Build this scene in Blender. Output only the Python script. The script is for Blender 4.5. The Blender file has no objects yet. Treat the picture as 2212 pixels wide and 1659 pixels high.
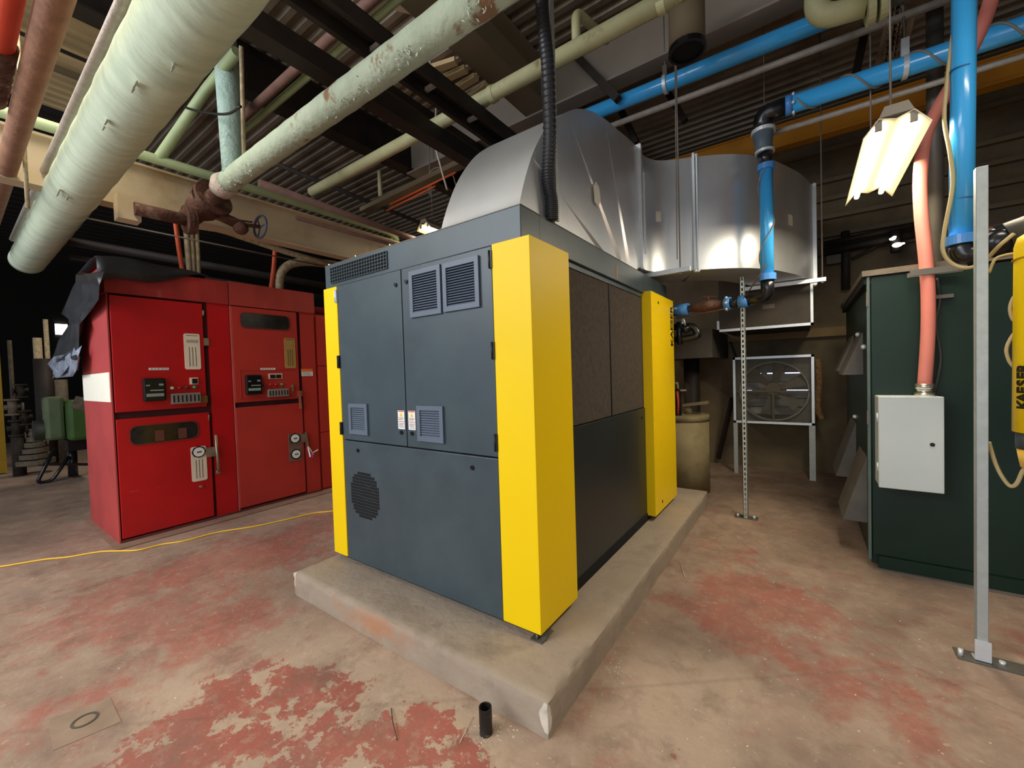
import bpy, bmesh, math, random
from mathutils import Vector, Matrix
random.seed(7)
S = bpy.context.scene
COL = S.collection

# ---------------------------------------------------------------- camera
YAW, PITCH, ROLL, FPX = math.radians(-35.578), math.radians(-1.518), math.radians(-1.784), 880.8
CAMZ = 1.5
_f = Vector((math.sin(YAW)*math.cos(PITCH), math.cos(YAW)*math.cos(PITCH), math.sin(PITCH)))
_r = Vector((math.cos(YAW), -math.sin(YAW), 0)); _u = _r.cross(_f)
R_ = math.cos(ROLL)*_r + math.sin(ROLL)*_u
U_ = -math.sin(ROLL)*_r + math.cos(ROLL)*_u
CP = Vector((0, 0, CAMZ))
cam = bpy.data.cameras.new('camera'); co = bpy.data.objects.new('camera', cam); COL.objects.link(co)
cam.sensor_width = 36; cam.lens = FPX/2212*36; cam.clip_start = .05; cam.clip_end = 100
m3 = Matrix((R_, U_, -_f)).transposed()
co.matrix_world = Matrix.Translation(CP) @ m3.to_4x4()
S.camera = co
S.view_settings.view_transform = 'Standard'; S.view_settings.look = 'None'
S.view_settings.gamma = 1; S.view_settings.use_curve_mapping = False
S.view_settings.exposure = 0.0

def at(px, py, **k):
    """world point where the sight line of a photo pixel meets the plane x=, y= or z="""
    d = R_*((px-1106)/FPX) + U_*(-(py-829.5)/FPX) + _f
    a, v = list(k.items())[0]; i = 'xyz'.index(a)
    return CP + d*((v-CP[i])/d[i])

# ---------------------------------------------------------------- world + lights
w = bpy.data.worlds.new('world'); S.world = w; w.use_nodes = True
bg = w.node_tree.nodes['Background']; bg.inputs[0].default_value = (.72, .80, .92, 1); bg.inputs[1].default_value = .40

def area(name, loc, target, sx, sy, power, col):
    L = bpy.data.lights.new(name, 'AREA'); L.shape = 'RECTANGLE'; L.size = sx; L.size_y = sy
    L.energy = power; L.color = col
    o = bpy.data.objects.new(name, L); COL.objects.link(o); o.location = loc
    o.rotation_euler = (Vector(target)-Vector(loc)).to_track_quat('-Z', 'Y').to_euler()
    return o
# added area lights for daylight from behind and high left, openings unseen
area('rear_daylight_fill', (-1.6, -4.8, 2.0), (-1.6, 3, .8), 5.0, 3.0, 125, (.90, .95, 1.0))
area('high_daylight_fill', (-4.6, -4.2, 4.4), (-1.8, 2.2, 2.4), 4.5, 2.0, 300, (.95, .96, 1.0))
# added overhead fill lights without fixtures, one to brighten the far left
for (x, y, z, p, sx, sy) in ((-1.6, -.2, 4.2, 42, 2.4, .4), (1.4, 1.9, 4.2, 27, 1.2, .3), (-4.0, .2, 4.4, 32, 1.6, .4), (-10.6, 2.2, 4.3, 30, 1.4, .4)):
    o = area('overhead_fill', (x, y, z), (x, y+.2, 0), sx, sy, p, (1.0, .90, .72)); o.data.spread = math.radians(130)

area('deck_fill', (-.9, .3, 4.3), (-.9, .5, 6), 1.6, .3, 26, (1.0, .95, .85))  # added light facing up to brighten the deck ribs, source unseen

# ---------------------------------------------------------------- materials
def lin(h):
    h = h.lstrip('#'); c = [int(h[i:i+2], 16)/255 for i in (0, 2, 4)]
    return tuple(((x+.055)/1.055)**2.4 if x > .04045 else x/12.92 for x in c)
MATS = {}
def M(name, col, rough=.5, metal=0, var=.12, scale=6, bump=0, bscale=40, col2=None, mix=(.45, .65), mscale=3, emit=None, estr=0, coat=0, stretch=None, spec=None, aniso=None):
    if name in MATS: return MATS[name]
    m = bpy.data.materials.new(name); m.use_nodes = True; nt = m.node_tree; N = nt.nodes; Lk = nt.links
    b = N['Principled BSDF']
    c = lin(col)
    tc = N.new('ShaderNodeTexCoord'); src = tc.outputs['Object']
    if stretch:
        mp = N.new('ShaderNodeMapping'); mp.inputs['Scale'].default_value = stretch; Lk.new(src, mp.inputs[0]); src = mp.outputs[0]
    n1 = N.new('ShaderNodeTexNoise'); n1.inputs['Scale'].default_value = scale; n1.inputs['Detail'].default_value = 6; Lk.new(src, n1.inputs['Vector'])
    r1 = N.new('ShaderNodeValToRGB')
    r1.color_ramp.elements[0].position = .3; r1.color_ramp.elements[1].position = .7
    r1.color_ramp.elements[0].color = (*[x*(1-var) for x in c], 1); r1.color_ramp.elements[1].color = (*[min(1, x*(1+var*.8)) for x in c], 1)
    Lk.new(n1.outputs['Fac'], r1.inputs[0]); out = r1.outputs[0]
    if col2:
        n2 = N.new('ShaderNodeTexNoise'); n2.inputs['Scale'].default_value = mscale; n2.inputs['Detail'].default_value = 8; n2.inputs['Roughness'].default_value = .65; Lk.new(src, n2.inputs['Vector'])
        r2 = N.new('ShaderNodeValToRGB'); r2.color_ramp.elements[0].position = mix[0]; r2.color_ramp.elements[1].position = mix[1]
        Lk.new(n2.outputs['Fac'], r2.inputs[0])
        mx = N.new('ShaderNodeMix'); mx.data_type = 'RGBA'; Lk.new(r2.outputs[0], mx.inputs[0]); Lk.new(out, mx.inputs[6]); mx.inputs[7].default_value = (*lin(col2), 1)
        out = mx.outputs[2]
    Lk.new(out, b.inputs['Base Color'])
    b.inputs['Roughness'].default_value = rough; b.inputs['Metallic'].default_value = metal
    if spec is not None: b.inputs['Specular IOR Level'].default_value = spec
    if coat: b.inputs['Coat Weight'].default_value = coat; b.inputs['Coat Roughness'].default_value = .15
    if bump:
        n3 = N.new('ShaderNodeTexNoise'); n3.inputs['Scale'].default_value = bscale; n3.inputs['Detail'].default_value = 5; Lk.new(src, n3.inputs['Vector'])
        bp = N.new('ShaderNodeBump'); bp.inputs['Strength'].default_value = bump; bp.inputs['Distance'].default_value = .02
        Lk.new(n3.outputs['Fac'], bp.inputs['Height']); Lk.new(bp.outputs[0], b.inputs['Normal'])
    if emit: b.inputs['Emission Color'].default_value = (*lin(emit), 1); b.inputs['Emission Strength'].default_value = estr
    MATS[name] = m; return m

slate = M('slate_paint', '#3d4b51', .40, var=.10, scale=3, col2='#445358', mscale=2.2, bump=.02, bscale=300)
yellow = M('yellow_paint', '#ffd600', .45, var=.015, scale=3, spec=.3)
blackp = M('black_plastic', '#101114', .35)
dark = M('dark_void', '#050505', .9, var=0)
mattgrey = M('louver_plastic', '#616c7b', .45, var=.05)
hingem = M('hinge_metal', '#2d3136', .4, metal=.6)
filt = M('intake_mat', '#4a4036', .95, var=.25, scale=30, bump=.3, bscale=250)
white = M('white_label', '#f2efe9', .6, var=.03)
orangel = M('orange_label', '#f07820', .6, var=.02)
galv = M('galvanized_sheet', '#dde0e3', .34, metal=.66, var=.10, scale=2.5, bump=.05, bscale=3)
galvd = M('galvanized_dull', '#6e6a62', .5, metal=.5, var=.15, scale=4)
galvb = M('galvanized_flange', '#e2e8ec', .4, metal=.45, var=.06, scale=20)
ductdark = M('plenum_galvanized_shaded', '#463d31', .6, metal=.2, var=.2, scale=5)  # galvanized sheet in shade, the shade put into a dark base colour
strut = M('strut_metal', '#b6bcb8', .5, metal=.45, var=.08, scale=30)
conc = M('pad_concrete', '#a39381', .92, var=.12, scale=3.5, bump=.3, bscale=22, col2='#807060', mix=(.54, .85), mscale=3.4)
bigins = M('pipe_wrap_pale_green', '#cfdcc0', .8, var=.05, scale=3, bump=.9, bscale=4, stretch=(5, 1, 1), col2='#bccab0', mix=(.45, .7), mscale=2)
p2ins = M('pipe_wrap_peeling', '#b7c4aa', .75, var=.10, scale=7, bump=.6, bscale=18, col2='#8a6a4a', mix=(.60, .66), mscale=3.2)
teal = M('pipe_wrap_blue_green', '#b4cfc2', .75, var=.1, scale=8, bump=.5, bscale=30, col2='#7d9a90', mix=(.55, .7), mscale=9)
cream = M('cream_paint', '#cdb998', .7, var=.08, scale=2, col2='#a88e66', mix=(.55, .75), mscale=1.2)
creampipe = M('pale_green_pipe', '#bdbb8e', .55, var=.12, scale=6, col2='#8d7c55', mix=(.6, .72), mscale=4)
greenpipe = M('green_pipe_paint', '#a8b88a', .55, var=.1, scale=6)
pink = M('primer_brown_pipe', '#7a5a4e', .7, var=.2, scale=8)
rust = M('rusty_iron', '#5b3a2e', .85, var=.3, scale=14, bump=.5, bscale=40, col2='#8d7462', mix=(.55, .7), mscale=6)
rustpipe = M('brown_pipe', '#94694f', .75, var=.2, scale=9, bump=.3, bscale=30)
redpipe = M('red_pipe_paint', '#e04a2c', .55, var=.1, scale=5)
greycond = M('grey_conduit', '#a9a196', .55, metal=.2, var=.15, scale=20, bump=.2, bscale=60)
darksteel = M('dark_steel', '#332b26', .65, metal=.3, var=.3, scale=5)
greysteel = M('grey_beam_paint', '#8c8276', .7, var=.12, scale=2)
tansteel = M('tan_beam_paint', '#75674f', .75, var=.15, scale=2)
deckm = M('deck_galvanized', '#a39684', .38, metal=.35, var=.3, scale=.8, col2='#6e5e4b', mix=(.45, .65), mscale=.6)
deckc = M('deck_cream', '#bda57a', .7, var=.15, scale=2)
blue = M('blue_aluminium_pipe', '#3fb0f6', .25, var=.03, metal=.0, coat=.5)
bluec = M('blue_coupling', '#4e8fd6', .3, var=.05)
bluegrey = M('grey_rubber_joint', '#56656f', .5, var=.1)
blackrub = M('black_fitting', '#15161a', .28, var=.1, coat=.3)
orangeb = M('orange_beam_paint', '#d08a14', .6, var=.15, scale=1.2, col2='#a86f16', mix=(.5, .7), mscale=1)
wallm = M('back_wall_paint', '#77694f', .85, var=.25, scale=1.5, bump=.3, bscale=6, col2='#54473a', mix=(.45, .7), mscale=.9)
walld = M('unlit_bay_dark', '#1e1a15', .95, var=.3, scale=1)  # unlit far bay put into the colour of its walls and deck
red1 = M('red_enamel', '#bf0a12', .42, var=.10, scale=2.5, bump=.02, bscale=200, col2='#a8151a', mix=(.5, .8), mscale=2)
red2 = M('red_enamel_faded', '#bb3428', .5, var=.08, scale=2.5, col2='#a82e24', mix=(.5, .8), mscale=2)
redh = M('red_enamel_streaked', '#a52a22', .6, var=.2, scale=7, stretch=(1, 1, .25), col2='#b8655a', mix=(.62, .8), mscale=6)
redside = M('red_enamel_dusty', '#b84340', .55, var=.15, scale=2)
platec = M('cream_plate', '#e9d9c0', .6, var=.06)
plateo = M('brass_plate', '#b08a4c', .5, var=.1)
glassd = M('window_glass', '#2a2622', .12, var=.4, scale=10)
steelb = M('worn_steel', '#a3937d', .4, metal=.6, var=.2, scale=20)
tarpm = M('black_plastic_sheet', '#2a292b', .38, var=.2, scale=4, bump=.5, bscale=5)
tarpb = M('silver_plastic_sheet', '#9aa3b4', .3, var=.35, scale=14, bump=.8, bscale=20)
cordm = M('yellow_cord', '#f0c040', .5, var=.03)
green1 = M('dark_green_enamel', '#12291f', .42, var=.12, scale=2, spec=.35, col2='#182822', mix=(.45, .7), mscale=1.2)
hoodm = M('dusty_hood', '#5c5750', .6, var=.2, scale=6)
greybox = M('light_grey_enamel', '#c5cdca', .45, var=.02)
salmon = M('salmon_conduit', '#df8272', .6, var=.05)
chrome = M('nickel_fitting', '#d8d2c6', .25, metal=.9, var=.05)
tancable = M('tan_cable', '#bba878', .6, var=.05)
wirem = M('wire_grey', '#8c8377', .6)
wireb = M('black_cable', '#141210', .5)
fanm = M('fan_grey', '#6b665d', .6, var=.2, scale=10)
ringm = M('fan_ring', '#8a8378', .5)
drumm = M('drum_cardboard', '#9c8c66', .85, var=.15, scale=5, col2='#7a6c48', mix=(.5, .7), mscale=3)
greenm = M('green_machine_paint', '#3a5a1e', .6, var=.2, scale=4)
junk = M('dusty_machinery', '#2c2318', .8, var=.4, scale=12, bump=.4, bscale=20)
junkl = M('pale_dusty_parts', '#6b5f4e', .7, var=.3, scale=14)
tubeglow = M('lamp_tube', '#fff2d0', .5, emit='#fff0c8', estr=7, var=0)
reflm = M('lamp_reflector', '#fff3d8', .6, var=.03)
lamphouse = M('lamp_housing', '#8e867a', .6)
skyglow = M('daylight_gap', '#ffffff', .5, emit='#dfe6ff', estr=2.2, var=0)
insul = M('brown_insulation', '#8a6a44', .95, var=.4, scale=25, bump=.8, bscale=40)
screenm = M('wire_mesh', '#77705f', .5, metal=.5)
ledgem = M('grey_duct_box', '#575047', .8, var=.15)
flake = M('paint_flakes', '#d9dfd0', .8, var=.2, scale=20)
chipm = M('pale_debris', '#d8cbb4', .8, var=.2)
redglass = M('indicator_red', '#c02020', .3); greenglass = M('indicator_green', '#3f9a6a', .3)
purple = M('purple_tag', '#b06ad0', .5)
orangec = M('orange_conduit', '#d2562e', .6, var=.15)
pipeold = M('old_painted_conduit', '#b8a684', .75, var=.3, scale=25, col2='#6a5a44', mix=(.6, .7), mscale=14)

# ---------------------------------------------------------------- geometry helpers
ROOT = {}
class MB:
    def __init__(s): s.v = []; s.f = []; s.sm = []
    def add(s, vs, fs, smooth=False):
        n = len(s.v); s.v += [Vector(v) for v in vs]
        for f in fs: s.f.append([i+n for i in f]); s.sm.append(smooth)
        return s
    def box(s, x0, x1, y0, y1, z0, z1):
        x0, x1 = sorted((x0, x1)); y0, y1 = sorted((y0, y1)); z0, z1 = sorted((z0, z1))
        return s.add([(x, y, z) for z in (z0, z1) for y in (y0, y1) for x in (x0, x1)],
                     [(0, 2, 3, 1), (4, 5, 7, 6), (0, 1, 5, 4), (2, 6, 7, 3), (0, 4, 6, 2), (1, 3, 7, 5)])
    def prism(s, poly, ax, a, b):
        """poly: 2-D points in the two remaining axes (order xyz without ax), extruded a..b"""
        n = len(poly)
        def P3(p, t):
            return {'x': (t, p[0], p[1]), 'y': (p[0], t, p[1]), 'z': (p[0], p[1], t)}[ax]
        vs = [P3(p, a) for p in poly]+[P3(p, b) for p in poly]
        fs = [tuple(range(n)), tuple(range(2*n-1, n-1, -1))]+[(i, i+n, (i+1) % n+n, (i+1) % n) for i in range(n)]
        return s.add(vs, fs)
    def bar(s, p, q, w, h=None, up=(0, 0, 1)):
        p, q = Vector(p), Vector(q); h = h or w; d = (q-p).normalized(); u = Vector(up)
        if abs(d.dot(u)) > .98: u = Vector((0, 1, 0))
        a = d.cross(u).normalized()*w/2; b = a.cross(d).normalized()*h/2
        vs = [c+i*a+j*b for c in (p, q) for i, j in ((-1, -1), (1, -1), (1, 1), (-1, 1))]
        return s.add(vs, [(0, 1, 2, 3), (7, 6, 5, 4), (0, 4, 5, 1), (1, 5, 6, 2), (2, 6, 7, 3), (3, 7, 4, 0)])
    def tube(s, pts, r, seg=20, cap=True, wob=0):
        pts = [Vector(p) for p in pts]; n = len(pts); rs = r if isinstance(r, (list, tuple)) else [r]*n
        t0 = (pts[1]-pts[0]).normalized(); u = Vector((0, 0, 1))
        if abs(t0.dot(u)) > .95: u = Vector((0, 1, 0))
        nrm = (u-t0*u.dot(t0)).normalized(); vs = []
        for i, p in enumerate(pts):
            a = (pts[i]-pts[i-1]).normalized() if i else t0
            b = (pts[i+1]-pts[i]).normalized() if i < n-1 else a
            t = (a+b).normalized() if (a+b).length > 1e-6 else a
            nrm = (nrm-t*nrm.dot(t)).normalized(); bn = t.cross(nrm)
            k = 1/max(.5, math.sqrt(max(.01, (1+a.dot(b))/2)))
            for j in range(seg):
                th = 2*math.pi*j/seg; rr = rs[i]*(1+wob*random.uniform(-1, 1))
                off = (nrm*math.cos(th)+bn*math.sin(th))*rr
                if k > 1.001:
                    c = (a-b); 
                    if c.length > 1e-6:
                        c.normalize(); off = off+c*(off.dot(c))*(k-1)
                vs.append(p+off)
        fs = [(i*seg+j, i*seg+(j+1) % seg, (i+1)*seg+(j+1) % seg, (i+1)*seg+j) for i in range(n-1) for j in range(seg)]
        s.add(vs, fs, True)
        if cap:
            base = len(s.v)-len(vs)
            s.f.append([base+j for j in range(seg)][::-1]); s.sm.append(False)
            s.f.append([base+(n-1)*seg+j for j in range(seg)]); s.sm.append(False)
        return s
    def ring(s, p, d, r1, r0, L, seg=24):
        """hollow cylinder centred at p along d"""
        p, d = Vector(p), Vector(d).normalized(); u = Vector((0, 0, 1)) if abs(d.z) < .9 else Vector((1, 0, 0))
        a = d.cross(u).normalized(); b = d.cross(a); vs = []
        for r, o in ((r1, -L/2), (r1, L/2), (r0, L/2), (r0, -L/2)):
            vs += [p+d*o+(a*math.cos(2*math.pi*j/seg)+b*math.sin(2*math.pi*j/seg))*r for j in range(seg)]
        fs = [(k*seg+j, k*seg+(j+1) % seg, ((k+1) % 4)*seg+(j+1) % seg, ((k+1) % 4)*seg+j) for k in range(4) for j in range(seg)]
        return s.add(vs, fs, False)
    def ball(s, p, r, sc=(1, 1, 1), n=10):
        vs = []; p = Vector(p)
        for i in range(n+1):
            for j in range(n*2):
                a, b = math.pi*i/n, math.pi*j/n
                vs.append(p+Vector((math.sin(a)*math.cos(b)*sc[0], math.sin(a)*math.sin(b)*sc[1], math.cos(a)*sc[2]))*r)
        m = n*2
        return s.add(vs, [(i*m+j, (i+1)*m+j, (i+1)*m+(j+1) % m, i*m+(j+1) % m) for i in range(n) for j in range(m)], True)
    def sheet(s, rows, th=0.0):
        """grid of points rows[i][j]; th gives thickness along face normals via solidify later"""
        n, m = len(rows), len(rows[0]); vs = [p for r in rows for p in r]
        return s.add(vs, [(i*m+j, i*m+j+1, (i+1)*m+j+1, (i+1)*m+j) for i in range(n-1) for j in range(m-1)], True)
    def build(s, name, mat, parent=None, bevel=0, solid=0, label=None, loc=None):
        me = bpy.data.meshes.new(name)
        if parent is not None: L = ROOT[parent.name]
        elif loc is not None: L = Vector(loc)
        else:
            lo = [min(v[i] for v in s.v) for i in range(3)]; hi = [max(v[i] for v in s.v) for i in range(3)]
            L = Vector(((lo[0]+hi[0])/2, (lo[1]+hi[1])/2, lo[2]))
        me.from_pydata([v-L for v in s.v], [], s.f); me.update()
        for p, q in zip(me.polygons, s.sm): p.use_smooth = q
        bm = bmesh.new(); bm.from_mesh(me); bmesh.ops.recalc_face_normals(bm, faces=bm.faces); bm.to_mesh(me); bm.free()
        me.materials.append(mat); o = bpy.data.objects.new(name, me); COL.objects.link(o)
        if parent is not None: o.parent = parent
        else: o.location = L
        ROOT[o.name] = L
        if solid:
            k = o.modifiers.new('solid', 'SOLIDIFY'); k.thickness = solid; k.offset = 0
        if bevel:
            k = o.modifiers.new('bevel', 'BEVEL'); k.width = bevel; k.segments = 2; k.limit_method = 'ANGLE'; k.angle_limit = math.radians(50)
        if label: o['label'] = label
        return o
def tag(o, label, cat, group=None):
    o['label'] = label; o['category'] = cat
    if group: o['group'] = group
    return o
def thing(name, loc, label, cat, group=None):
    o = bpy.data.objects.new(name, None); COL.objects.link(o); o.location = loc; o.empty_display_size = .1
    ROOT[o.name] = Vector(loc); return tag(o, label, cat, group)
def struct(o): o['kind'] = 'structure'; return o
def bend(pts, r, n=6):
    """round the corners of a polyline"""
    pts = [Vector(p) for p in pts]; out = [pts[0]]
    for i in range(1, len(pts)-1):
        a, b = pts[i-1]-pts[i], pts[i+1]-pts[i]
        k = min(r, a.length*.48, b.length*.48)
        A, B = pts[i]+a.normalized()*k, pts[i]+b.normalized()*k
        for j in range(n+1):
            t = j/n; out.append(A*(1-t)**2+pts[i]*2*t*(1-t)+B*t*t)
    return out+[pts[-1]]
def smoothline(pts, n=6):
    """Catmull-Rom"""
    P = [Vector(p) for p in pts]; P = [P[0]*2-P[1]]+P+[P[-1]*2-P[-2]]; out = []
    for i in range(1, len(P)-2):
        for j in range(n):
            t = j/n
            out.append(.5*((2*P[i])+(-P[i-1]+P[i+1])*t+(2*P[i-1]-5*P[i]+4*P[i+1]-P[i+2])*t*t+(-P[i-1]+3*P[i]-3*P[i+1]+P[i+2])*t**3))
    return out+[P[-2]]
def text(s, size, loc, rot, mat, name, parent=None, depth=.002, bold=.004, sx=1):
    c = bpy.data.curves.new(name, 'FONT'); c.body = s; c.size = size; c.extrude = depth; c.offset = bold; c.align_x = 'CENTER'; c.align_y = 'CENTER'
    t = bpy.data.objects.new('tmp', c); COL.objects.link(t); bpy.context.view_layer.update()
    dg = bpy.context.evaluated_depsgraph_get(); me = bpy.data.meshes.new_from_object(t.evaluated_get(dg)); bpy.data.objects.remove(t)
    mt = Matrix.Translation(Vector(loc)-(ROOT[parent.name] if parent else Vector())) @ rot.to_4x4() @ Matrix.Diagonal((sx, 1, 1, 1))
    me.transform(mt); me.materials.clear(); me.materials.append(mat)
    o = bpy.data.objects.new(name, me); COL.objects.link(o); o.parent = parent; ROOT[o.name] = ROOT[parent.name] if parent else Vector()
    return o
FACE_Y = Matrix(((1, 0, 0), (0, 0, -1), (0, 1, 0)))          # text facing -y
FACE_X = Matrix(((0, 0, 1), (1, 0, 0), (0, 1, 0)))           # text facing +x, running +y
# ---------------------------------------------------------------- floor
def floor():
    def axis(a, b, c, d, fine, coarse):
        v = []; x = a
        while x < b: v.append(x); x += coarse
        x = b
        while x < c: v.append(x); x += fine
        x = c
        while x <= d: v.append(x); x += coarse
        return v
    xs = axis(-18, -7.2, 2.6, 4.2, .07, .6); ys = axis(-2.4, .2, 6.6, 9.0, .07, .6)
    blobs = []
    for px, py, r, k in [(250, 1270, .30, .7), (330, 1330, .30, .8), (510, 1335, .22, 1.0), (620, 1190, .45, .75), (470, 1210, .40, .7), (430, 1400, .18, .5),
                         (150, 1360, .2, .5), (560, 1480, .22, .9), (480, 1560, .22, 1.0), (680, 1560, .22, .95), (330, 1610, .22, .8), (850, 1600, .22, .85), (1010, 1640, .14, .9),
                         (760, 1440, .18, .6), (60, 1600, .2, .5), (280, 1480, .16, .5), (950, 1530, .12, .6), (600, 1620, .2, .9), (690, 1120, .3, .6),
                         (1570, 1265, .20, 1.0), (1660, 1300, .20, .9), (1540, 1330, .16, .85), (1640, 1375, .18, .85), (1600, 1200, .2, .6), (1440, 1470, .10, .6), (1760, 1330, .2, .5),
                         (1900, 1490, .22, .5), (1790, 1460, .2, .45), (1470, 1640, .09, .8), (2180, 1370, .2, .5), (1990, 1600, .1, .5), (1440, 1300, .12, .5), (1330, 1640, .08, .5)]:
        c = at(px, py, z=0); blobs.append((c.x, c.y, r, k))
    dk = []  # dark floor stains, plus the red cabinet's shadow painted in at far left
    for px, py, r, k in [(1820, 1075, .8, .8), (1660, 1050, .7, .6), (1900, 1350, .12, .7), (1935, 1330, .1, .7), (1790, 1180, .35, .5), (1490, 1400, .3, .5), (1440, 1380, .25, .5),
                         (100, 1100, 1.2, .7), (20, 1180, .5, .6), (1700, 1400, .25, .35), (200, 1060, 1.5, .3)]:
        c = at(px, py, z=0); dk.append((c.x, c.y, r, k))
    vs = [(x, y, 0) for y in ys for x in xs]; nx = len(xs)
    fs = [(j*nx+i, j*nx+i+1, (j+1)*nx+i+1, (j+1)*nx+i) for j in range(len(ys)-1) for i in range(nx-1)]
    me = bpy.data.meshes.new('floor'); me.from_pydata(vs, [], fs)
    cr = []
    for px, py, r, k in [(700, 1500, .38, 1), (850, 1600, .35, 1), (560, 1530, .3, .9), (1000, 1640, .25, 1), (480, 1620, .3, .7), (1470, 1500, .22, 1), (1500, 1440, .18, .8), (1470, 1640, .15, .8), (760, 1420, .2, .8), (300, 1620, .25, .7), (380, 1500, .2, .6), (1440, 1580, .2, .8), (1560, 1480, .2, .5), (1590, 1230, .12, .5)]:
        c = at(px, py, z=0); cr.append((c.x, c.y, r, k))
    C_ = me.attributes.new('crisp', 'FLOAT', 'POINT')
    A = me.attributes.new('paint', 'FLOAT', 'POINT'); B = me.attributes.new('stain_shade', 'FLOAT', 'POINT')
    for i, (x, y, z) in enumerate(vs):
        A.data[i].value = min(1.1, sum(k*math.exp(-((x-a)**2+(y-b)**2)/(2*(r*.8)**2)) for a, b, r, k in blobs))
        C_.data[i].value = min(1, sum(k*math.exp(-((x-a)**2+(y-b)**2)/(2*(r*.8)**2)) for a, b, r, k in cr))
        B.data[i].value = min(1, sum(k*math.exp(-((x-a)**2+(y-b)**2)/(2*(r*.7)**2)) for a, b, r, k in dk))
    o = bpy.data.objects.new('floor', me); COL.objects.link(o)
    m = bpy.data.materials.new('worn_painted_floor'); m.use_nodes = True; nt = m.node_tree; N = nt.nodes; L = nt.links; b = N['Principled BSDF']
    tc = N.new('ShaderNodeTexCoord')
    def noise(sc, det, rough=.55):
        n = N.new('ShaderNodeTexNoise'); n.inputs['Scale'].default_value = sc; n.inputs['Detail'].default_value = det; n.inputs['Roughness'].default_value = rough; L.new(tc.outputs['Object'], n.inputs['Vector']); return n.outputs['Fac']
    def math_(op, a, c):
        n = N.new('ShaderNodeMath'); n.operation = op
        for i, v in enumerate((a, c)):
            if isinstance(v, (int, float)): n.inputs[i].default_value = v
            else: L.new(v, n.inputs[i])
        return n.outputs[0]
    def ramp(f, p0, p1, c0, c1):
        n = N.new('ShaderNodeValToRGB'); n.color_ramp.elements[0].position = p0; n.color_ramp.elements[1].position = p1
        n.color_ramp.elements[0].color = c0; n.color_ramp.elements[1].color = c1; L.new(f, n.inputs[0]); return n.outputs[0]
    def mix(f, a, c):
        n = N.new('ShaderNodeMix'); n.data_type = 'RGBA'
        if isinstance(f, float): n.inputs[0].default_value = f
        else: L.new(f, n.inputs[0])
        for i, v in ((6, a), (7, c)):
            if isinstance(v, tuple): n.inputs[i].default_value = v
            else: L.new(v, n.inputs[i])
        return n.outputs[2]
    def attr(nm):
        n = N.new('ShaderNodeAttribute'); n.attribute_name = nm; return n.outputs['Fac']
    g = lambda v: (v, v, v, 1)
    base = ramp(noise(1.3, 6), .3, .7, (*lin('#8b7363'), 1), (*lin('#a78d79'), 1))
    base = mix(ramp(noise(9, 8, .7), .45, .75, g(0), g(.5)), base, (*lin('#b9a793'), 1))
    paint = attr('paint')
    crisp = attr('crisp')
    fine = noise(6.5, 14, .70)
    v = math_('ADD', math_('MULTIPLY', math_('SUBTRACT', fine, .5), 3.4), math_('MULTIPLY', math_('SUBTRACT', noise(2.1, 5), .5), 1.6))
    msk = math_('ADD', paint, v)
    hard = ramp(msk, .86, .91, g(0), g(1)); softm = ramp(msk, .18, .78, g(0), g(.95))
    mk = mix(crisp, softm, hard)
    redc = ramp(noise(3, 5), .3, .7, (*lin('#94483c'), 1), (*lin('#a85a4b'), 1))
    dust = mix(crisp, ramp(noise(1.3, 5), .3, .7, g(.9), g(.55)), g(.9))
    streak = ramp(noise(14, 8, .75), .52, .60, g(0), g(.5))
    base = mix(math_('MULTIPLY', crisp, .6), base, (*lin('#c2aa92'), 1))
    c = mix(math_('MULTIPLY', mk, dust), base, redc)
    c = mix(math_('MULTIPLY', streak, softm), c, (*lin('#a98a76'), 1))
    gr = ramp(noise(4.2, 12, .72), .50, .72, g(0), g(.75)); c = mix(gr, c, (*lin('#6f5d4f'), 1))
    gr2 = ramp(noise(1.0, 9, .65), .48, .70, g(0), g(.6)); c = mix(gr2, c, (*lin('#76665a'), 1))
    pale = ramp(noise(24, 10, .7), .60, .66, g(0), g(.45)); c = mix(pale, c, (*lin('#c6b59f'), 1))
    st = math_('MULTIPLY', attr('stain_shade'), ramp(noise(2.2, 7, .65), .3, .7, g(.35), g(1)))
    c = mix(math_('MULTIPLY', st, .85), c, (*lin('#4d3d30'), 1))
    sp = ramp(noise(60, 4, .6), .70, .76, g(0), g(.6)); c = mix(sp, c, (*lin('#d9cbb5'), 1))
    # long hairline cracks
    vo = N.new('ShaderNodeTexVoronoi'); vo.feature = 'DISTANCE_TO_EDGE'; vo.inputs['Scale'].default_value = .28; L.new(tc.outputs['Object'], vo.inputs['Vector'])
    c = mix(ramp(vo.outputs['Distance'], .0, .003, g(.22), g(0)), c, (*lin('#5a4a3c'), 1))
    L.new(c, b.inputs['Base Color'])
    L.new(ramp(fine, .3, .7, g(.62), g(.9)), b.inputs['Roughness'])
    bp = N.new('ShaderNodeBump'); bp.inputs['Strength'].default_value = .25; bp.inputs['Distance'].default_value = .01
    L.new(math_('ADD', mk, noise(40, 4)), bp.inputs['Height']); L.new(bp.outputs[0], b.inputs['Normal'])
    me.materials.append(m); struct(o)
floor()

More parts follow.
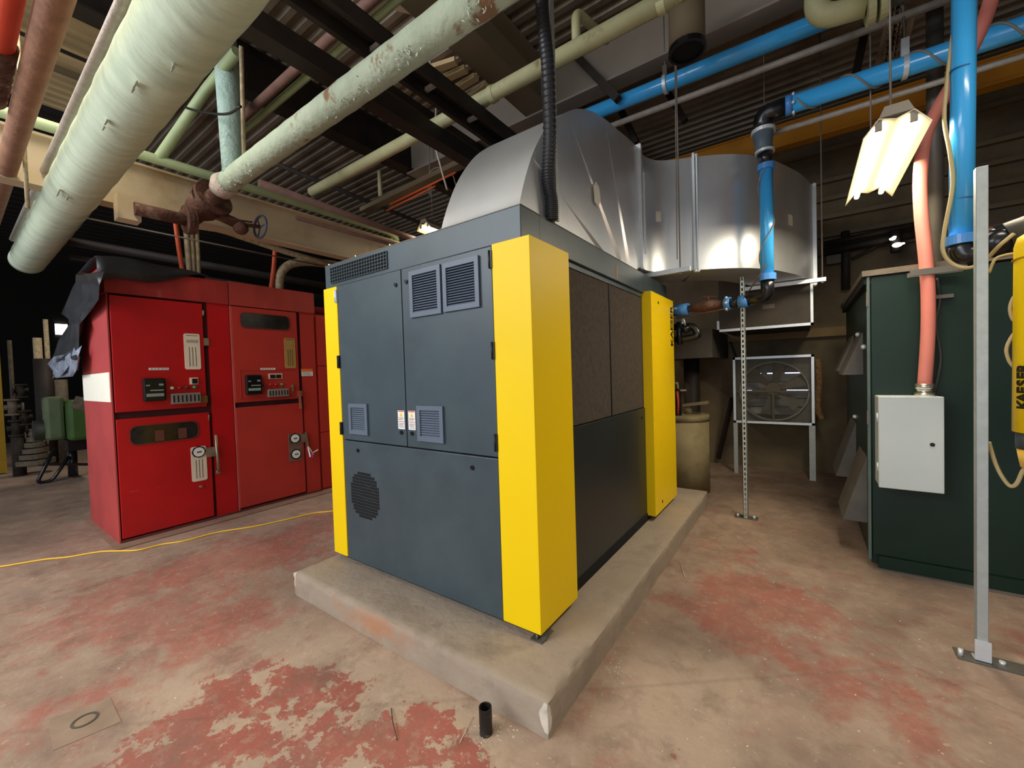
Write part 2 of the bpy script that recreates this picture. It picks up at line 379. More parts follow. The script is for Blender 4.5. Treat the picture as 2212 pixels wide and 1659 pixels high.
# ---------------------------------------------------------------- shell: walls, roof deck
def deck(name, axis, lo, hi, a, b, z, mat, pitch=.152):
    prof = []; t = lo
    while t < hi:
        prof += [(t, z), (t+.055, z), (t+.075, z+.05), (t+.132, z+.05)]; t += pitch
    mb = MB(); vs = []
    for (t, zz) in prof: vs += [(t, a, zz), (t, b, zz)] if axis == 'y' else [(a, t, zz), (b, t, zz)]
    mb.add(vs, [(2*i, 2*i+1, 2*i+3, 2*i+2) for i in range(len(prof)-1)])
    return mb.build(name, mat, solid=.003)
struct(deck('ceiling', 'x', -1.2, 7.2, -4.6, 4.2, 4.9, deckm))
struct(deck('ceiling', 'y', -7.4, -4.62, -1.2, 1.75, 4.9, deckc))
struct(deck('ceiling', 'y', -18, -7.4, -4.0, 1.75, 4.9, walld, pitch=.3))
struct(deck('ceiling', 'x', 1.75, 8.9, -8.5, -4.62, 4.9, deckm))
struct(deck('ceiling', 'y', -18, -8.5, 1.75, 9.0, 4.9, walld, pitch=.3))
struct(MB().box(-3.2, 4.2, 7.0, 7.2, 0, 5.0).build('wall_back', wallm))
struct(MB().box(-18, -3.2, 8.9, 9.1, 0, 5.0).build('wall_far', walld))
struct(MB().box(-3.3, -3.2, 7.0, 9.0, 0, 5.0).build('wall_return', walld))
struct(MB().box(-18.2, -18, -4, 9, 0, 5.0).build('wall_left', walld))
struct(MB().box(3.9, 4.1, .8, 7.1, 0, 5.0).build('wall_right', wallm))
# plank lines / ledges on the back wall
g = MB()
for z in (2.95, 3.18, 3.42, 3.66, 3.9, 4.3, 4.6): g.box(-1.4, 3.9, 6.93, 7.0, z, z+.05)
struct(g.build('trim_1', tansteel))
struct(MB().box(-1.0, .47, 6.88, 7.0, 1.86, 1.98).build('trim_2', M('ledge_paint', '#8a7350', .8, var=.15)))

# ---------------------------------------------------------------- beams
def ibeam(name, axis, c, a, b, z0, z1, w, tf, mat, label, cat='beam', group=None, tw=.012):
    """I-beam running along axis, centred at c across it"""
    P = [(c-w/2, z0), (c+w/2, z0), (c+w/2, z0+tf), (c+tw/2, z0+tf), (c+tw/2, z1-tf), (c+w/2, z1-tf), (c+w/2, z1), (c-w/2, z1), (c-w/2, z1-tf), (c-tw/2, z1-tf), (c-tw/2, z0+tf), (c-w/2, z0+tf)]
    o = MB().prism(P, axis, a, b).build(name, mat); return tag(o, label, cat, group)
ibeam('steel_beam', 'y', -4.98, -.6, 8.8, 3.10, 3.52, .16, .02, cream, 'cream painted steel beam running above the red cabinets', tw=.05)
ibeam('steel_beam', 'y', -2.40, -1.0, 6.9, 4.42, 4.88, .30, .02, tansteel, 'wide brown roof beam crossing above the metal duct')
ibeam('steel_beam', 'x', 4.10, -4.6, 3.9, 4.40, 4.86, .20, .02, greysteel, 'long grey roof beam just above the first blue pipe')
ibeam('steel_beam', 'x', 5.95, -2.6, 3.9, 4.08, 4.34, .14, .02, orangeb, 'orange crane beam behind the blue pipes', tw=.10)
ibeam('steel_beam', 'y', -4.62, -1.2, 6.9, 4.45, 4.9, .20, .02, darksteel, 'dark roof beam where the deck ribs change direction')
tag(MB().box(-2.90, -2.76, .2, 6.5, 3.70, 3.84).build('support_rail', darksteel), 'thick black steel rail crossing under the roof, the one nearer the big pale pipe', 'rail')
t = thing('support_rail', (-2.35, .5, 3.7), 'pair of thin black angle rails with spacers, left of the duct', 'rail')
MB().box(-2.44, -2.40, .5, 6.5, 3.70, 3.80).box(-2.44, -2.34, .5, 6.5, 3.795, 3.80).build('angle', darksteel, t)
MB().box(-2.26, -2.22, .5, 6.5, 3.70, 3.80).box(-2.30, -2.22, .5, 6.5, 3.795, 3.80).build('angle', darksteel, t)
for y in (1.8, 2.3, 2.8, 3.3, 3.8): MB().box(-2.40, -2.26, y, y+.03, 3.74, 3.77).build('spacer', greycond, t)
# cross bars between
for i, (x, y, lab) in enumerate([(-3.55, 1.2, 'dark cross bar high under the deck beside the big pale pipe'), (-3.3, 2.6, 'dark cross bar over the thin brown pipe')]):
    tag(MB().box(x-.03, x+.03, y, y+3.5, 4.3, 4.38).build('cross_bar', darksteel), lab, 'bar')
# dark bracket arms in front of the ribbed deck at right
for (a, b, lab) in [((1235, 110), (1335, 215), 'black hanger arm crossing the grey beam'), ((1440, 195), (1480, 262), 'black bracket arm under the first blue pipe'), ((1340, 235), (1375, 310), 'black bracket arm at the top of the duct bend'), ((1870, 60), (1850, 155), 'black bracket arm under the pale green elbow')]:
    p = at(*a, z=4.86); q = at(*b, y=p.y-.02)
    tag(MB().bar(p, q, .07, .07).build('bracket_arm', darksteel), lab, 'bracket')
# ---------------------------------------------------------------- big pipes overhead
def pipe(name, pts, r, mat, label, cat='pipe', rad=0, seg=20, parent=None, group=None, wob=0):
    if rad: pts = bend(pts, rad)
    mb = MB().tube(pts, r, seg, wob=wob)
    if parent is not None: return mb.build(name, mat, parent, label=label)
    return tag(mb.build(name, mat), label, cat, group)
def hitcyl(px, py, y0, z0, r):
    d = R_*((px-1106)/FPX)+U_*(-(py-829.5)/FPX)+_f
    A = d.y**2+d.z**2; B = -2*(y0*d.y+(z0-CAMZ)*d.z); C = y0**2+(z0-CAMZ)**2-r*r
    return CP+d*((-B-math.sqrt(max(0, B*B-4*A*C)))/(2*A))
def lumpy(name, a, b, r, mat, label, n=60, amp=.05, parent=None):
    a, b = Vector(a), Vector(b); pts = [a.lerp(b, i/n) for i in range(n+1)]
    rs = [r*(1+amp*math.sin(i*1.7)*random.uniform(.2, 1)*(.5)) for i in range(n+1)]
    return MB().tube(pts, rs, 32).build(name, mat, parent)
t = thing('insulated_pipe', (-3, .70, 3.1), 'largest pale green wrapped pipe crossing the upper left corner', 'pipe')
lumpy('pipe_wrap', (1.2, .69, 3.1), (-7.9, .69, 3.1), .158, bigins, '', n=90, parent=t)
MB().tube([(-7.9, .69, 3.1), (-8.1, .69, 3.1)], .09, 20).build('bare_pipe_end', rust, t)
# torn wrap flaps
fl = MB()
for px, py, s in [(295, 185, .05), (232, 268, .045), (380, 140, .02), (130, 415, .05), (150, 425, .04)]:
    p = hitcyl(px, py, .69, 3.1, .160)
    for k in range(4):
        q = p+Vector((random.uniform(-s, s), 0, random.uniform(-.01, .01)))
        fl.add([q, q+Vector((s*.6, -.012, -.006)), q+Vector((s*.35, -.02, -.03)), q+Vector((-s*.2, -.01, -.02))], [(0, 1, 2), (0, 2, 3)])
fl.build('torn_wrap', flake, t, solid=.001)['kind'] = 'stuff'
pipe('grey_conduit', [(.6, .550, 3.245), (-7.5, .550, 3.245)], .026, greycond, 'thin grey conduit running along the big pale green pipe', 'conduit')
pipe('brown_pipe', [(.8, .345, 3.16), (-7.5, .355, 3.16)], .055, rustpipe, 'brown steel pipe in the top left corner beside the red pipe')
t = thing('red_pipe', (-2.5, .22, 3.2), 'bright red pipe at the very top left corner', 'pipe')
MB().tube([(.8, .225, 3.2), (-3.25, .235, 3.2)], .05, 20).build('pipe_run', redpipe, t)
MB().tube([(-3.2, .235, 3.2), (-3.34, .235, 3.2)], .062, 20).build('coupling', rust, t)
f = MB()
for k in range(16):
    x = -3.34-.035*k; f.ring((x, .235, 3.2), (1, 0, 0), .05+.006*(k % 3), .02, .02)
f.build('threaded_hose', rust, t)
# second insulated pipe with riser, wrapped end and rusty valve
t = thing('insulated_pipe', (-3, 1.66, 3.4), 'smaller pale green wrapped pipe with flaking paint and a rusty valve at its end', 'pipe')
lumpy('pipe_wrap', (.6, 1.66, 3.4), (-4.42, 1.66, 3.4), .093, p2ins, '', n=80, parent=t)
MB().tube([(-4.42, 1.66, 3.4), (-4.52, 1.66, 3.4), (-4.6, 1.66, 3.37)], [.094, .115, .10], 24).build('wrapped_end', M('bandage', '#cdbcae', .8, var=.15, scale=20, bump=.6, bscale=40), t)
MB().tube([(-4.28, 1.66, 3.42), (-4.42, 1.68, 4.88)], .095, 28, wob=.02).build('riser', teal, t)
f = MB()
spots = [(at(px, py, y=1.6).x, k) for px, py, k in ((470, 390, 5), (500, 370, 5), (530, 350, 5), (700, 245, 1), (740, 225, 2), (770, 200, 3), (830, 170, 2), (870, 125, 3), (885, 120, 3), (1010, 40, 3), (1040, 20, 4))]
for i in range(120):
    cx_, k_ = random.choices(spots, [q[1] for q in spots])[0]; x = cx_+random.gauss(0, .05); a = math.radians(random.gauss(238, 14))
    r = .096; y = 1.66+math.cos(a)*r; z = 3.4+math.sin(a)*r
    s = random.uniform(.004, .013); tx = Vector((1, 0, 0)); nn = Vector((0, math.cos(a), math.sin(a))); tt = tx.cross(nn); q = Vector((x, y, z)); a2 = random.uniform(0, 6)
    u = (tx*math.cos(a2)+tt*math.sin(a2))*s; v2 = (tt*math.cos(a2)-tx*math.sin(a2))*s*.5
    f.add([q-u, q+v2, q+u+nn*.012, q-v2+nn*.004], [(0, 1, 2, 3)])
f.build('paint_flakes', flake, t, solid=.001)['kind'] = 'stuff'
t = thing('gate_valve', (-4.75, 1.6, 3.2), 'rusty flanged gate valve with handwheel below the cream beam', 'valve')
c0 = at(455, 455, x=-4.62); pl = at(395, 475, x=-4.62); ph = at(562, 490, x=-4.62)
MB().ring((-4.68, 1.62, 3.3), (1, .25, .35), .17, .03, .035).ring((-4.72, 1.60, 3.27), (1, .25, .35), .165, .03, .03).build('flange', rust, t)
b1 = Vector((-4.74, 1.55, 3.2))
MB().tube([(-4.6, 1.66, 3.37), b1, at(400, 477, x=-4.7)], [.07, .09, .08], 20).ball(b1, .13, (1, 1.1, .9)).ball(at(520, 492, x=-4.68), .07).build('valve_body', rust, t)
MB().ring(at(405, 475, x=-4.7), (0, 1, .1), .13, .03, .04).ring(at(415, 478, x=-4.7), (0, 1, .1), .12, .03, .03).build('flange', rust, t)
MB().tube([b1, at(520, 487, x=-4.68)], .05, 14).tube([at(500, 482, x=-4.68), ph], .02, 10).bar(at(490, 472, x=-4.65), at(545, 480, x=-4.65), .015).build('bonnet', rust, t)
hw = ph; f = MB()
ang = [2*math.pi*i/24 for i in range(25)]
f.tube([hw+Vector((math.cos(a)*.11*.35, math.sin(a)*.0+math.cos(a)*.0, math.sin(a)*.11))+Vector((math.cos(a)*.10, 0, 0)) for a in ang], .013, 8, cap=False)
for a in (0, 2.1, 4.2): f.bar(hw, hw+Vector((math.cos(a)*.13, 0, math.sin(a)*.11)), .012)
f.build('handwheel', M('handwheel_blue', '#4d5568', .5, var=.2), t)
pipe('brown_branch', [at(405, 476, x=-4.7), at(290, 450, x=-4.7)], .055, rust, 'rusty pipe stub')['category'] = 'pipe'
bpy.data.objects['brown_branch']['label'] = 'rusty pipe running left from the gate valve under the cream beam'
tag(MB().box(-4.86, -4.72, .93, 1.08, 2.93, 3.14).build('beam_bracket', cream), 'cream block bracket behind the rusty pipe', 'bracket')
# thin pipes
pipe('brown_pipe', [(.5, 1.90, 4.2), (-5.2, 1.90, 4.2)], .040, pink, 'thin brown primer pipe high above, next to a thin green one')
pipe('green_pipe', [(.5, 2.02, 4.22), (-5.2, 2.02, 4.22)], .032, greenpipe, 'thin green pipe high above, next to the thin brown one')
# pale green pipe right of centre with tee
t = thing('pale_pipe', (-2, 2.86, 3.9), 'long pale green pipe passing above the metal duct', 'pipe')
MB().tube([(-.55, 2.84, 3.9), (-5.1, 2.86, 3.9)], .060, 22).build('pipe_run', creampipe, t)
MB().tube([(-.62, 2.84, 3.9), (.9, 2.84, 3.9)], .060, 22).build('pipe_run', creampipe, t)
for px, py in ((1065, 222), (1430, 48)):
    q = at(px, py, y=2.85); MB().ring((q.x, 2.85, 3.9), (1, 0, 0), .068, .03, .05).build('coupling', creampipe, t)
q = at(1252, 120, y=2.95); MB().tube(bend([(q.x, 2.9, 3.93), (q.x, 2.9, 4.22), (q.x+.05, 3.4, 4.3)], .08), .035, 14).build('branch', creampipe, t)
c1 = at(1745, 0, y=3.7)
t = thing('pale_pipe_elbow', (c1.x, 3.7, 3.9), 'pale green pipe elbow with flange at the top right', 'pipe')
pts = [at(1765, -60, y=3.72), at(1765, 20, y=3.72), at(1870, 18, y=3.72)]
MB().tube(bend([pts[0], at(1762, 44, y=3.72), at(1872, 10, y=3.72)], .2, 10), .072, 24).build('elbow', creampipe, t)
e = at(1878, 8, y=3.72); MB().ring(e, (1, 0, .1), .13, .02, .04).ring(e+Vector((.06, 0, 0)), (1, 0, .1), .13, .02, .04).build('flange', creampipe, t)
MB().tube([e+Vector((.05, 0, 0)), e+Vector((1.6, 0, .1))], .075, 20).build('pipe_run', galvd, t)
# low green pipe along the cream beam, with return bend
zz = 3.58
t = thing('green_pipe', (-4.85, 3, zz), 'pale green pipe running over the cream beam with a bend at its end', 'pipe')
pts = [at(340, 350, z=zz)+Vector((0, 0, 0)), at(600, 430, z=zz), at(835, 500, z=zz)]
MB().tube(bend([Vector((-4.9, -.5, zz)), at(600, 425, x=-4.9), at(845, 503, x=-4.9), at(860, 520, x=-5.15), at(825, 522, x=-5.5)], .15), .045, 18).build('pipe_run', greenpipe, t)
MB().tube([at(342, 345, x=-4.9), at(445, 195, z=4.35), at(512, 112, z=4.42)], .045, 18).build('branch', greenpipe, t)
pipe('brown_pipe', [at(560, 395, x=-4.7), at(905, 520, x=-4.7), Vector((-4.7, 8.9, at(905, 520, x=-4.7).z))], .04, pink, 'dull brown pipe beside the green pipe over the cream beam')
pipe('brown_pipe', [at(640, 470, x=-4.6), at(905, 545, x=-4.6), Vector((-4.6, 8.9, at(905, 545, x=-4.6).z))], .025, pink, 'thin brown line below the dull brown pipe')
pipe('old_conduit', bend([Vector((-5.10, at(480, 497, x=-5.25).y-.3, 3.13)), at(480, 497, x=-5.25), at(620, 545, x=-5.25), at(745, 580, x=-5.25)], .1), .035, pipeold, 'flaking cream conduit running just under the cream beam', 'conduit')
# conduits rising from the red cabinets
for i, (a, b, r, mt, lab) in enumerate([((398, 590), (376, 470), .022, orangec, 'orange red conduit curving up from the left red cabinet'), ((410, 588), (400, 470), .028, pipeold, 'leftmost cream conduit above the left red cabinet'), ((419, 590), (412, 470), .022, pipeold, 'middle cream conduit above the left red cabinet'), ((429, 592), (424, 470), .022, pipeold, 'rightmost cream conduit above the left red cabinet'), ((582, 612), (597, 530), .026, orangec, 'orange and cream conduit above the middle red cabinet')]):
    p, q = at(*a, x=-5.6), at(*b, x=-5.6); p.z = 2.58
    pts = [p, p.lerp(q, .3)+Vector((0, .0, 0)), p.lerp(q, .6), q+Vector((0, 0, .12))]
    pipe('conduit', smoothline(pts), r, mt, lab, 'conduit')
pipe('bent_conduit', smoothline([at(604, 640, x=-5.6), at(603, 612, x=-5.6), at(607, 590, x=-5.6), at(622, 574, x=-5.6), at(645, 567, x=-5.6), at(680, 567, x=-5.6), at(735, 574, x=-5.6)]), .055, pipeold, 'fat cream conduit bending over from the middle red cabinet', 'conduit')
pipe('dark_pipe', [at(140, 520, x=-6.8), at(720, 620, x=-6.8), Vector((-6.8, 8.9, at(720, 620, x=-6.8).z))], .05, darksteel, 'dark pipe running behind the red cabinets')
pipe('dark_pipe', [at(150, 555, x=-7.2), at(720, 645, x=-7.2), Vector((-7.2, 8.9, at(720, 645, x=-7.2).z))], .03, darksteel, 'thin dark line behind the red cabinets under the dark pipe')
for a, b, lab in [((345, 455), (560, 530), 'thin wire strung just under the cream beam'), ((60, 262), (62, 440), 'thin cream hanger rod at the left crossing the cream beam')]:
    if lab.startswith('thin wire'): pipe('wire', [at(180, 470, x=-5.5), at(700, 575, x=-5.5)], .008, wirem, lab, 'wire')
    else: pipe('hanger_rod', [at(50, 275, x=-4.6)+Vector((0, 0, 1.15)), at(50, 275, x=-4.6), at(60, 450, x=-4.6)], .012, pipeold, lab, 'rod')
pipe('hanger_rod', [at(521, 100, y=1.5), at(527, 335, y=1.62)], .016, pipeold, 'cream hanger rod holding the smaller wrapped pipe', 'rod')
pipe('cable', smoothline([at(400, 232, y=1.45), at(440, 243, y=1.45), at(490, 246, y=1.45), at(520, 230, y=1.45)]), .010, wireb, 'black cable looping behind the big pale pipe', 'cable')
# hanging wires
pipe('wire', smoothline([Vector((at(930, 165, y=3.0).x, 3.0, 4.88)), at(932, 172, y=3.0), at(940, 180, y=3.0), at(942, 240, y=3.0), at(938, 300, y=3.0), at(952, 360, y=3.0), at(966, 410, y=3.0)]), .010, M('pale_wire', '#b4a898', .6), 'pale wire hanging down left of the duct', 'wire')
tag(MB().bar(at(926, 172, y=3.0), at(940, 185, y=3.0), .04).build('wire_connector', redpipe), 'small red connector at the top of the pale hanging wire', 'connector')
pipe('wire', smoothline([Vector((at(930, 420, y=4).x, 4, 4.9)), at(930, 420, y=4), at(925, 380, y=4), at(945, 362, y=4), at(975, 375, y=4), at(985, 400, y=4)]), .008, wirem, 'thin looping wire left of the duct bend', 'wire')
pipe('cable', smoothline([at(718, 0, y=2.2), at(725, 45, y=2.2), at(722, 70, y=2.2)]), .02, greycond, 'grey cable end hanging at the top between the wrapped pipes', 'cable')
pipe('cable', smoothline([at(738, 35, y=2.2), at(740, 58, y=2.2), at(775, 95, y=2.2)]), .018, M('cream_cable', '#d8d0a8', .6), 'short cream curved cable stub beside the thin brown pipe', 'cable')
# bright tray / orange lines left of duct
tag(MB().bar(at(785, 455, z=3.95), at(1000, 352, z=3.95), .12, .06).build('cable_tray', tansteel), 'brown cable tray left of the metal duct', 'tray')
pipe('orange_cable', [at(842, 442, z=3.85), at(985, 372, z=3.85)], .012, M('orange_cable', '#f06a30', .5), 'upper orange cable along the brown cable tray', 'cable')
pipe('orange_cable', [at(835, 455, z=3.82), at(940, 402, z=3.82)], .010, MATS['orange_cable'], 'lower orange cable along the brown cable tray', 'cable')
for i, (a, b) in enumerate([((540, 330), (1000, 520)), ((600, 470), (760, 530))]):
    pipe('dark_pipe', [at(*a, x=-5.4), at(*b, x=-5.4), Vector((-5.4, 8.9, at(*b, x=-5.4).z))], .03, darksteel, ('dark line high over the cream beam', 'short dark line over the cream beam')[i])
for px, py, q, lab in [(820, 370, 425, 'short cream drop pipe left of the duct')]:
    pipe('drop_pipe', [at(px, py, y=4.2), at(px+2, q, y=4.2)], .035, creampipe, lab)
# small stacked boxes (junction boxes) seen along the first thin beam near 990-1080,130-200
t = thing('pipe_rack', at(1000, 170, z=4.3), 'rack of cream clamps and short pipes above the wrapped pipe end', 'rack')
for i in range(5):
    a, b = at(935+25*i, 178+22*i-30, z=4.35), at(985+22*i, 132+17*i, z=4.35)
    MB().bar(a, b, .07, .04).build('clamp_bar', deckc, t)
# yellow light sheet at top
tag(MB().bar(at(850, 0, z=4.8), at(905, 25, z=4.8), .02, .02).bar(at(855, -10, z=4.8), at(915, 5, z=4.8), .3, .01).build('deck_patch', cream), 'pale square patch on the roof deck at the top', 'panel')
# dark can
p = at(1484, 105, z=3.95); q = at(1490, 5, z=4.3); q = Vector((p.x, p.y, 4.5))
t = thing('vent_can', p, 'black round vent can hanging under the roof between pale pipe and blue pipe', 'vent')
MB().tube([p, q], .13, 28).build('can', tansteel, t)
MB().ring(p+Vector((0, 0, -.01)), (0, 0, 1), .135, .115, .04).build('rim', blackp, t)
MB().tube([p+Vector((0, 0, -.004)), p+Vector((0, 0, .01))], .118, 24).build('opening', dark, t)
# hoist chain
t = thing('chain_hoist', at(1925, 110, y=5.0), 'dusty brown hoist chains hanging behind the blue pipes', 'hoist')
for k, (a, b) in enumerate([((1948, -5), (1925, 140)), ((1935, 0), (1915, 150))]):
    a, b = at(*a, y=4.8), at(*b, y=4.8); f = MB(); n = 22
    for i in range(n):
        c = a.lerp(b, i/n); f.ring(c, (1, 0, 0) if i % 2 else (0, 1, 0), .035, .02, .012, 10)
    f.build('chain', M('chain_brown', '#7d654c', .8, var=.3), t)
MB().bar(at(1920, 45, y=4.9), at(1895, 150, y=4.9), .08, .05).bar(at(1960, 35, y=4.9), at(1945, 100, y=4.9), .1, .05).build('hook_block', M('chain_brown', '#7d654c', .8), t)
# ---------------------------------------------------------------- concrete pad
def pad():
    x0, x1, y0, y1, z1 = -2.93, -.854, 1.375, 4.80, .155
    mb = MB(); nx, ny, nz = 84, 136, 7
    def line(a, b2, n): return [a+(b2-a)*i/n for i in range(n+1)]
    X, Y, Z = line(x0, x1, nx), line(y0, y1, ny), line(0, z1, nz)
    def grid(fn, A_, B_): mb.sheet([[fn(a, b2) for b2 in B_] for a in A_])
    grid(lambda a, b2: (a, b2, z1), X, Y); grid(lambda a, b2: (a, y0, b2), X, Z); grid(lambda a, b2: (a, y1, b2), X, Z); grid(lambda a, b2: (x0, a, b2), Y, Z); grid(lambda a, b2: (x1, a, b2), Y, Z)
    from mathutils import noise as mn
    cxp = Vector(((x0+x1)/2, (y0+y1)/2, 0))
    for i, v in enumerate(mb.v):
        ex = min(v.x-x0, x1-v.x) < .001; ey = min(v.y-y0, y1-v.y) < .001; ez = v.z > z1-.001
        k = mn.fractal(v*9, 1, 2, 4)
        d = Vector((-1 if v.x > cxp.x else 1, 0, 0))*ex+Vector((0, -1 if v.y > cxp.y else 1, 0))*ey+Vector((0, 0, -1))*ez*(1 if (ex or ey) else 0)
        amt = (.003+.006*abs(k)) if (ex+ey+ez) < 2 else (.006+.016*abs(k))
        if (ex+ey) and not (ez and not (ex or ey)): mb.v[i] = v+d*amt
    o = mb.build('concrete_pad', conc)
    tag(o, 'raised concrete pad under the grey and yellow air compressor', 'pad')
    return o
pad_o = pad()
nt = conc.node_tree; N = nt.nodes; L = nt.links; b = N['Principled BSDF']; src = b.inputs['Base Color'].links[0].from_socket
# rust coloured stain on the front edge and pale chips on the corner
tc = N.new('ShaderNodeTexCoord')
def blob(center, scale, noise_k, soft=.95):
    mp = N.new('ShaderNodeMapping'); mp.vector_type = 'TEXTURE'; mp.inputs['Location'].default_value = center; mp.inputs['Scale'].default_value = scale; L.new(tc.outputs['Object'], mp.inputs[0])
    ln = N.new('ShaderNodeVectorMath'); ln.operation = 'LENGTH'; L.new(mp.outputs[0], ln.inputs[0])
    nz = N.new('ShaderNodeTexNoise'); nz.inputs['Scale'].default_value = 9; nz.inputs['Detail'].default_value = 7; L.new(tc.outputs['Object'], nz.inputs[0])
    ad = N.new('ShaderNodeMath'); ad.operation = 'MULTIPLY_ADD'; L.new(nz.outputs['Fac'], ad.inputs[0]); ad.inputs[1].default_value = noise_k; L.new(ln.outputs['Value'], ad.inputs[2])
    rp = N.new('ShaderNodeValToRGB'); rp.color_ramp.elements[0].position = soft; rp.color_ramp.elements[0].color = (1, 1, 1, 1); rp.color_ramp.elements[1].position = 1.0; rp.color_ramp.elements[1].color = (0, 0, 0, 1)
    sc = N.new('ShaderNodeMath'); sc.operation = 'MULTIPLY'; L.new(ad.outputs[0], sc.inputs[0]); sc.inputs[1].default_value = .62; L.new(sc.outputs[0], rp.inputs[0]); return rp.outputs[0]
def over(src, f, col, k):
    mk = N.new('ShaderNodeMath'); mk.operation = 'MULTIPLY'; L.new(f, mk.inputs[0]); mk.inputs[1].default_value = k
    mx = N.new('ShaderNodeMix'); mx.data_type = 'RGBA'; L.new(mk.outputs[0], mx.inputs[0]); L.new(src, mx.inputs[6]); mx.inputs[7].default_value = (*lin(col), 1); return mx.outputs[2]
cx, cy = (-2.93-.854)/2, (1.375+4.80)/2
src = over(src, blob((-1.98-cx, 1.375-cy, .09), (.52, .03, .10), 1.5, .35), '#c07a48', .8)
src = over(src, blob((-.86-cx, 1.38-cy, .08), (.05, .03, .09), 1.4), '#ddd3c2', .9)
src = over(src, blob((-2.93-cx, 1.38-cy, .09), (.03, .03, .08), 1.0), '#ddd3c2', .7)
src = over(src, blob((-1.95-cx, 1.52-cy, .155), (.42, .09, .05), 1.6), '#7f6c58', .3)
L.new(src, b.inputs['Base Color'])

# ---------------------------------------------------------------- the compressor
XL, XR, YF, YB = -2.886, -1.066, 1.676, 4.32
ZB, ZT, ZR = .20, 2.165, 2.33
T = thing('air_compressor', ((XL+XR)/2, (YF+YB)/2, .155), 'large slate grey air compressor cabinet with yellow corner panels on the concrete pad', 'compressor')
# base frame
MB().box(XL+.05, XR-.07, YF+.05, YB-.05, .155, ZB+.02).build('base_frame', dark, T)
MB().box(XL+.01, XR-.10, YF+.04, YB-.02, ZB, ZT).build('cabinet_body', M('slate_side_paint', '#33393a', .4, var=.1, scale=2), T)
# roof band
band = MB().box(XL+.005, -1.125, YF+.012, YB, ZT, ZR).build('roof_band', slate, T, bevel=.004)
MB().box(-1.1258, -1.1246, 1.865, 1.868, ZT, ZR).box(-1.1258, -1.1246, 3.575, 3.578, ZT, ZR).build('roof_seam', hingem, band)
MB().box(XL+.005, -1.125, YF+.012, YB, ZR, ZR+.004).build('roof_sheet', galvd, T)
for (x, y) in ((-2.13, YF+.02), (-2.83, YF+.02), (-2.5, YF+.02)): MB().ball((x, y, ZR+.008), .010).build('roof_screw', chrome, band)
# mesh grille of the roof band
g = MB().box(-2.80, -2.155, YF+.009, YF+.0125, 2.195, 2.305).build('grille_opening', dark, band)
g = MB()
for i in range(23):
    x = -2.80+i*.645/22; g.box(x-.0022, x+.0022, YF+.003, YF+.009, 2.195, 2.305)
for i in range(6):
    z = 2.195+i*.022; g.box(-2.80, -2.155, YF+.002, YF+.007, z-.0018, z+.0018)
g.build('roof_grille', slate, T)
# lock: small black quarter-turn latch
def lock(x, z, par, y=YF-.004):
    MB().tube([(x, YF+.004, z), (x, y-.003, z)], .013, 14).bar((x-.008, y-.004, z+.008), (x+.008, y-.004, z-.008), .005, .004).build('lock', blackp, par)
def hinge(x, z, par, mat=hingem):
    MB().box(x-.012, x+.010, YF-.012, YF+.004, z-.045, z+.045).tube([(x-.004, YF-.012, z-.045), (x-.004, YF-.012, z+.045)], .006, 8).build('hinge', mat, par)
def louver(x0, x1, z0, z1, par, n, name='louver_vent', fr=.028):
    o = MB()
    y = YF-.014
    o.box(x0, x1, y, YF+.001, z0, z0+fr).box(x0, x1, y, YF+.001, z1-fr, z1).box(x0, x0+fr, y, YF+.001, z0+fr, z1-fr).box(x1-fr, x1, y, YF+.001, z0+fr, z1-fr)
    p = (z1-z0-2*fr)/n
    for i in range(n):
        z = z0+fr+i*p
        o.add([(x0+fr, YF-.012, z), (x1-fr, YF-.012, z), (x1-fr, YF-.002, z+p*.72), (x0+fr, YF-.002, z+p*.72), (x0+fr, YF-.011, z+p*.05), (x1-fr, YF-.011, z-.001)], [(0, 1, 2, 3), (0, 1, 5, 4)])
    o.build(name, mattgrey, par)
    MB().box(x0+fr, x1-fr, YF-.0015, YF-.0008, z0+fr, z1-fr).build('louver_back', dark, par)
def warn(x0, x1, par):
    MB().box(x0, x1, YF-.003, YF-.001, 1.170, 1.287).build('warning_label', white, par)
    xm = (x0+x1)/2
    MB().add([(xm-.014, YF-.0042, 1.250), (xm+.014, YF-.0042, 1.250), (xm, YF-.0042, 1.274)], [(0, 1, 2)]).build('warning_triangle', yellow, par, solid=.001)
    f = MB().box(x0+.004, x1-.004, YF-.0035, YF-.003, 1.279, 1.285).box(x0+.004, x1-.004, YF-.0035, YF-.003, 1.216, 1.220)
    f.build('label_red_line', redpipe, par)
    f = MB()
    for k, z in enumerate((1.240, 1.234, 1.228, 1.206, 1.200, 1.194, 1.188, 1.180)): f.box(x0+.008, x1-.008-(.01 if k % 3 == 2 else 0), YF-.0035, YF-.003, z, z+.002)
    f.build('label_text_lines', hingem, par)
dz0, dz1 = 1.062, ZT-.004
dl = MB().box(-2.715, -2.022, YF, YF+.03, dz0, dz1).build('cabinet_door', slate, T, bevel=.004)
dr = MB().box(-2.014, -1.304, YF, YF+.03, dz0, dz1).build('cabinet_door', slate, T, bevel=.004)
for z in (2.09, 1.62, 1.14): hinge(-2.722, z, dl, galvb if z > 2 else hingem); hinge(-1.306, z, dr)
lock(-2.068, 2.074, dl); lock(-1.968, 2.078, dr); lock(-2.065, 1.148, dl); lock(-1.965, 1.148, dr)
louver(-1.931, -1.668, 1.853, 2.130, dr, 15); louver(-1.650, -1.385, 1.856, 2.126, dr, 15)
louver(-2.618, -2.404, 1.108, 1.322, dl, 11); louver(-1.907, -1.686, 1.108, 1.322, dr, 11)
warn(-2.094, -2.031, dl); warn(-1.995, -1.931, dr)
lp = MB().box(-2.715, -1.304, YF, YF+.03, ZB-.005, 1.054).build('lower_front_panel', slate, T, bevel=.004)
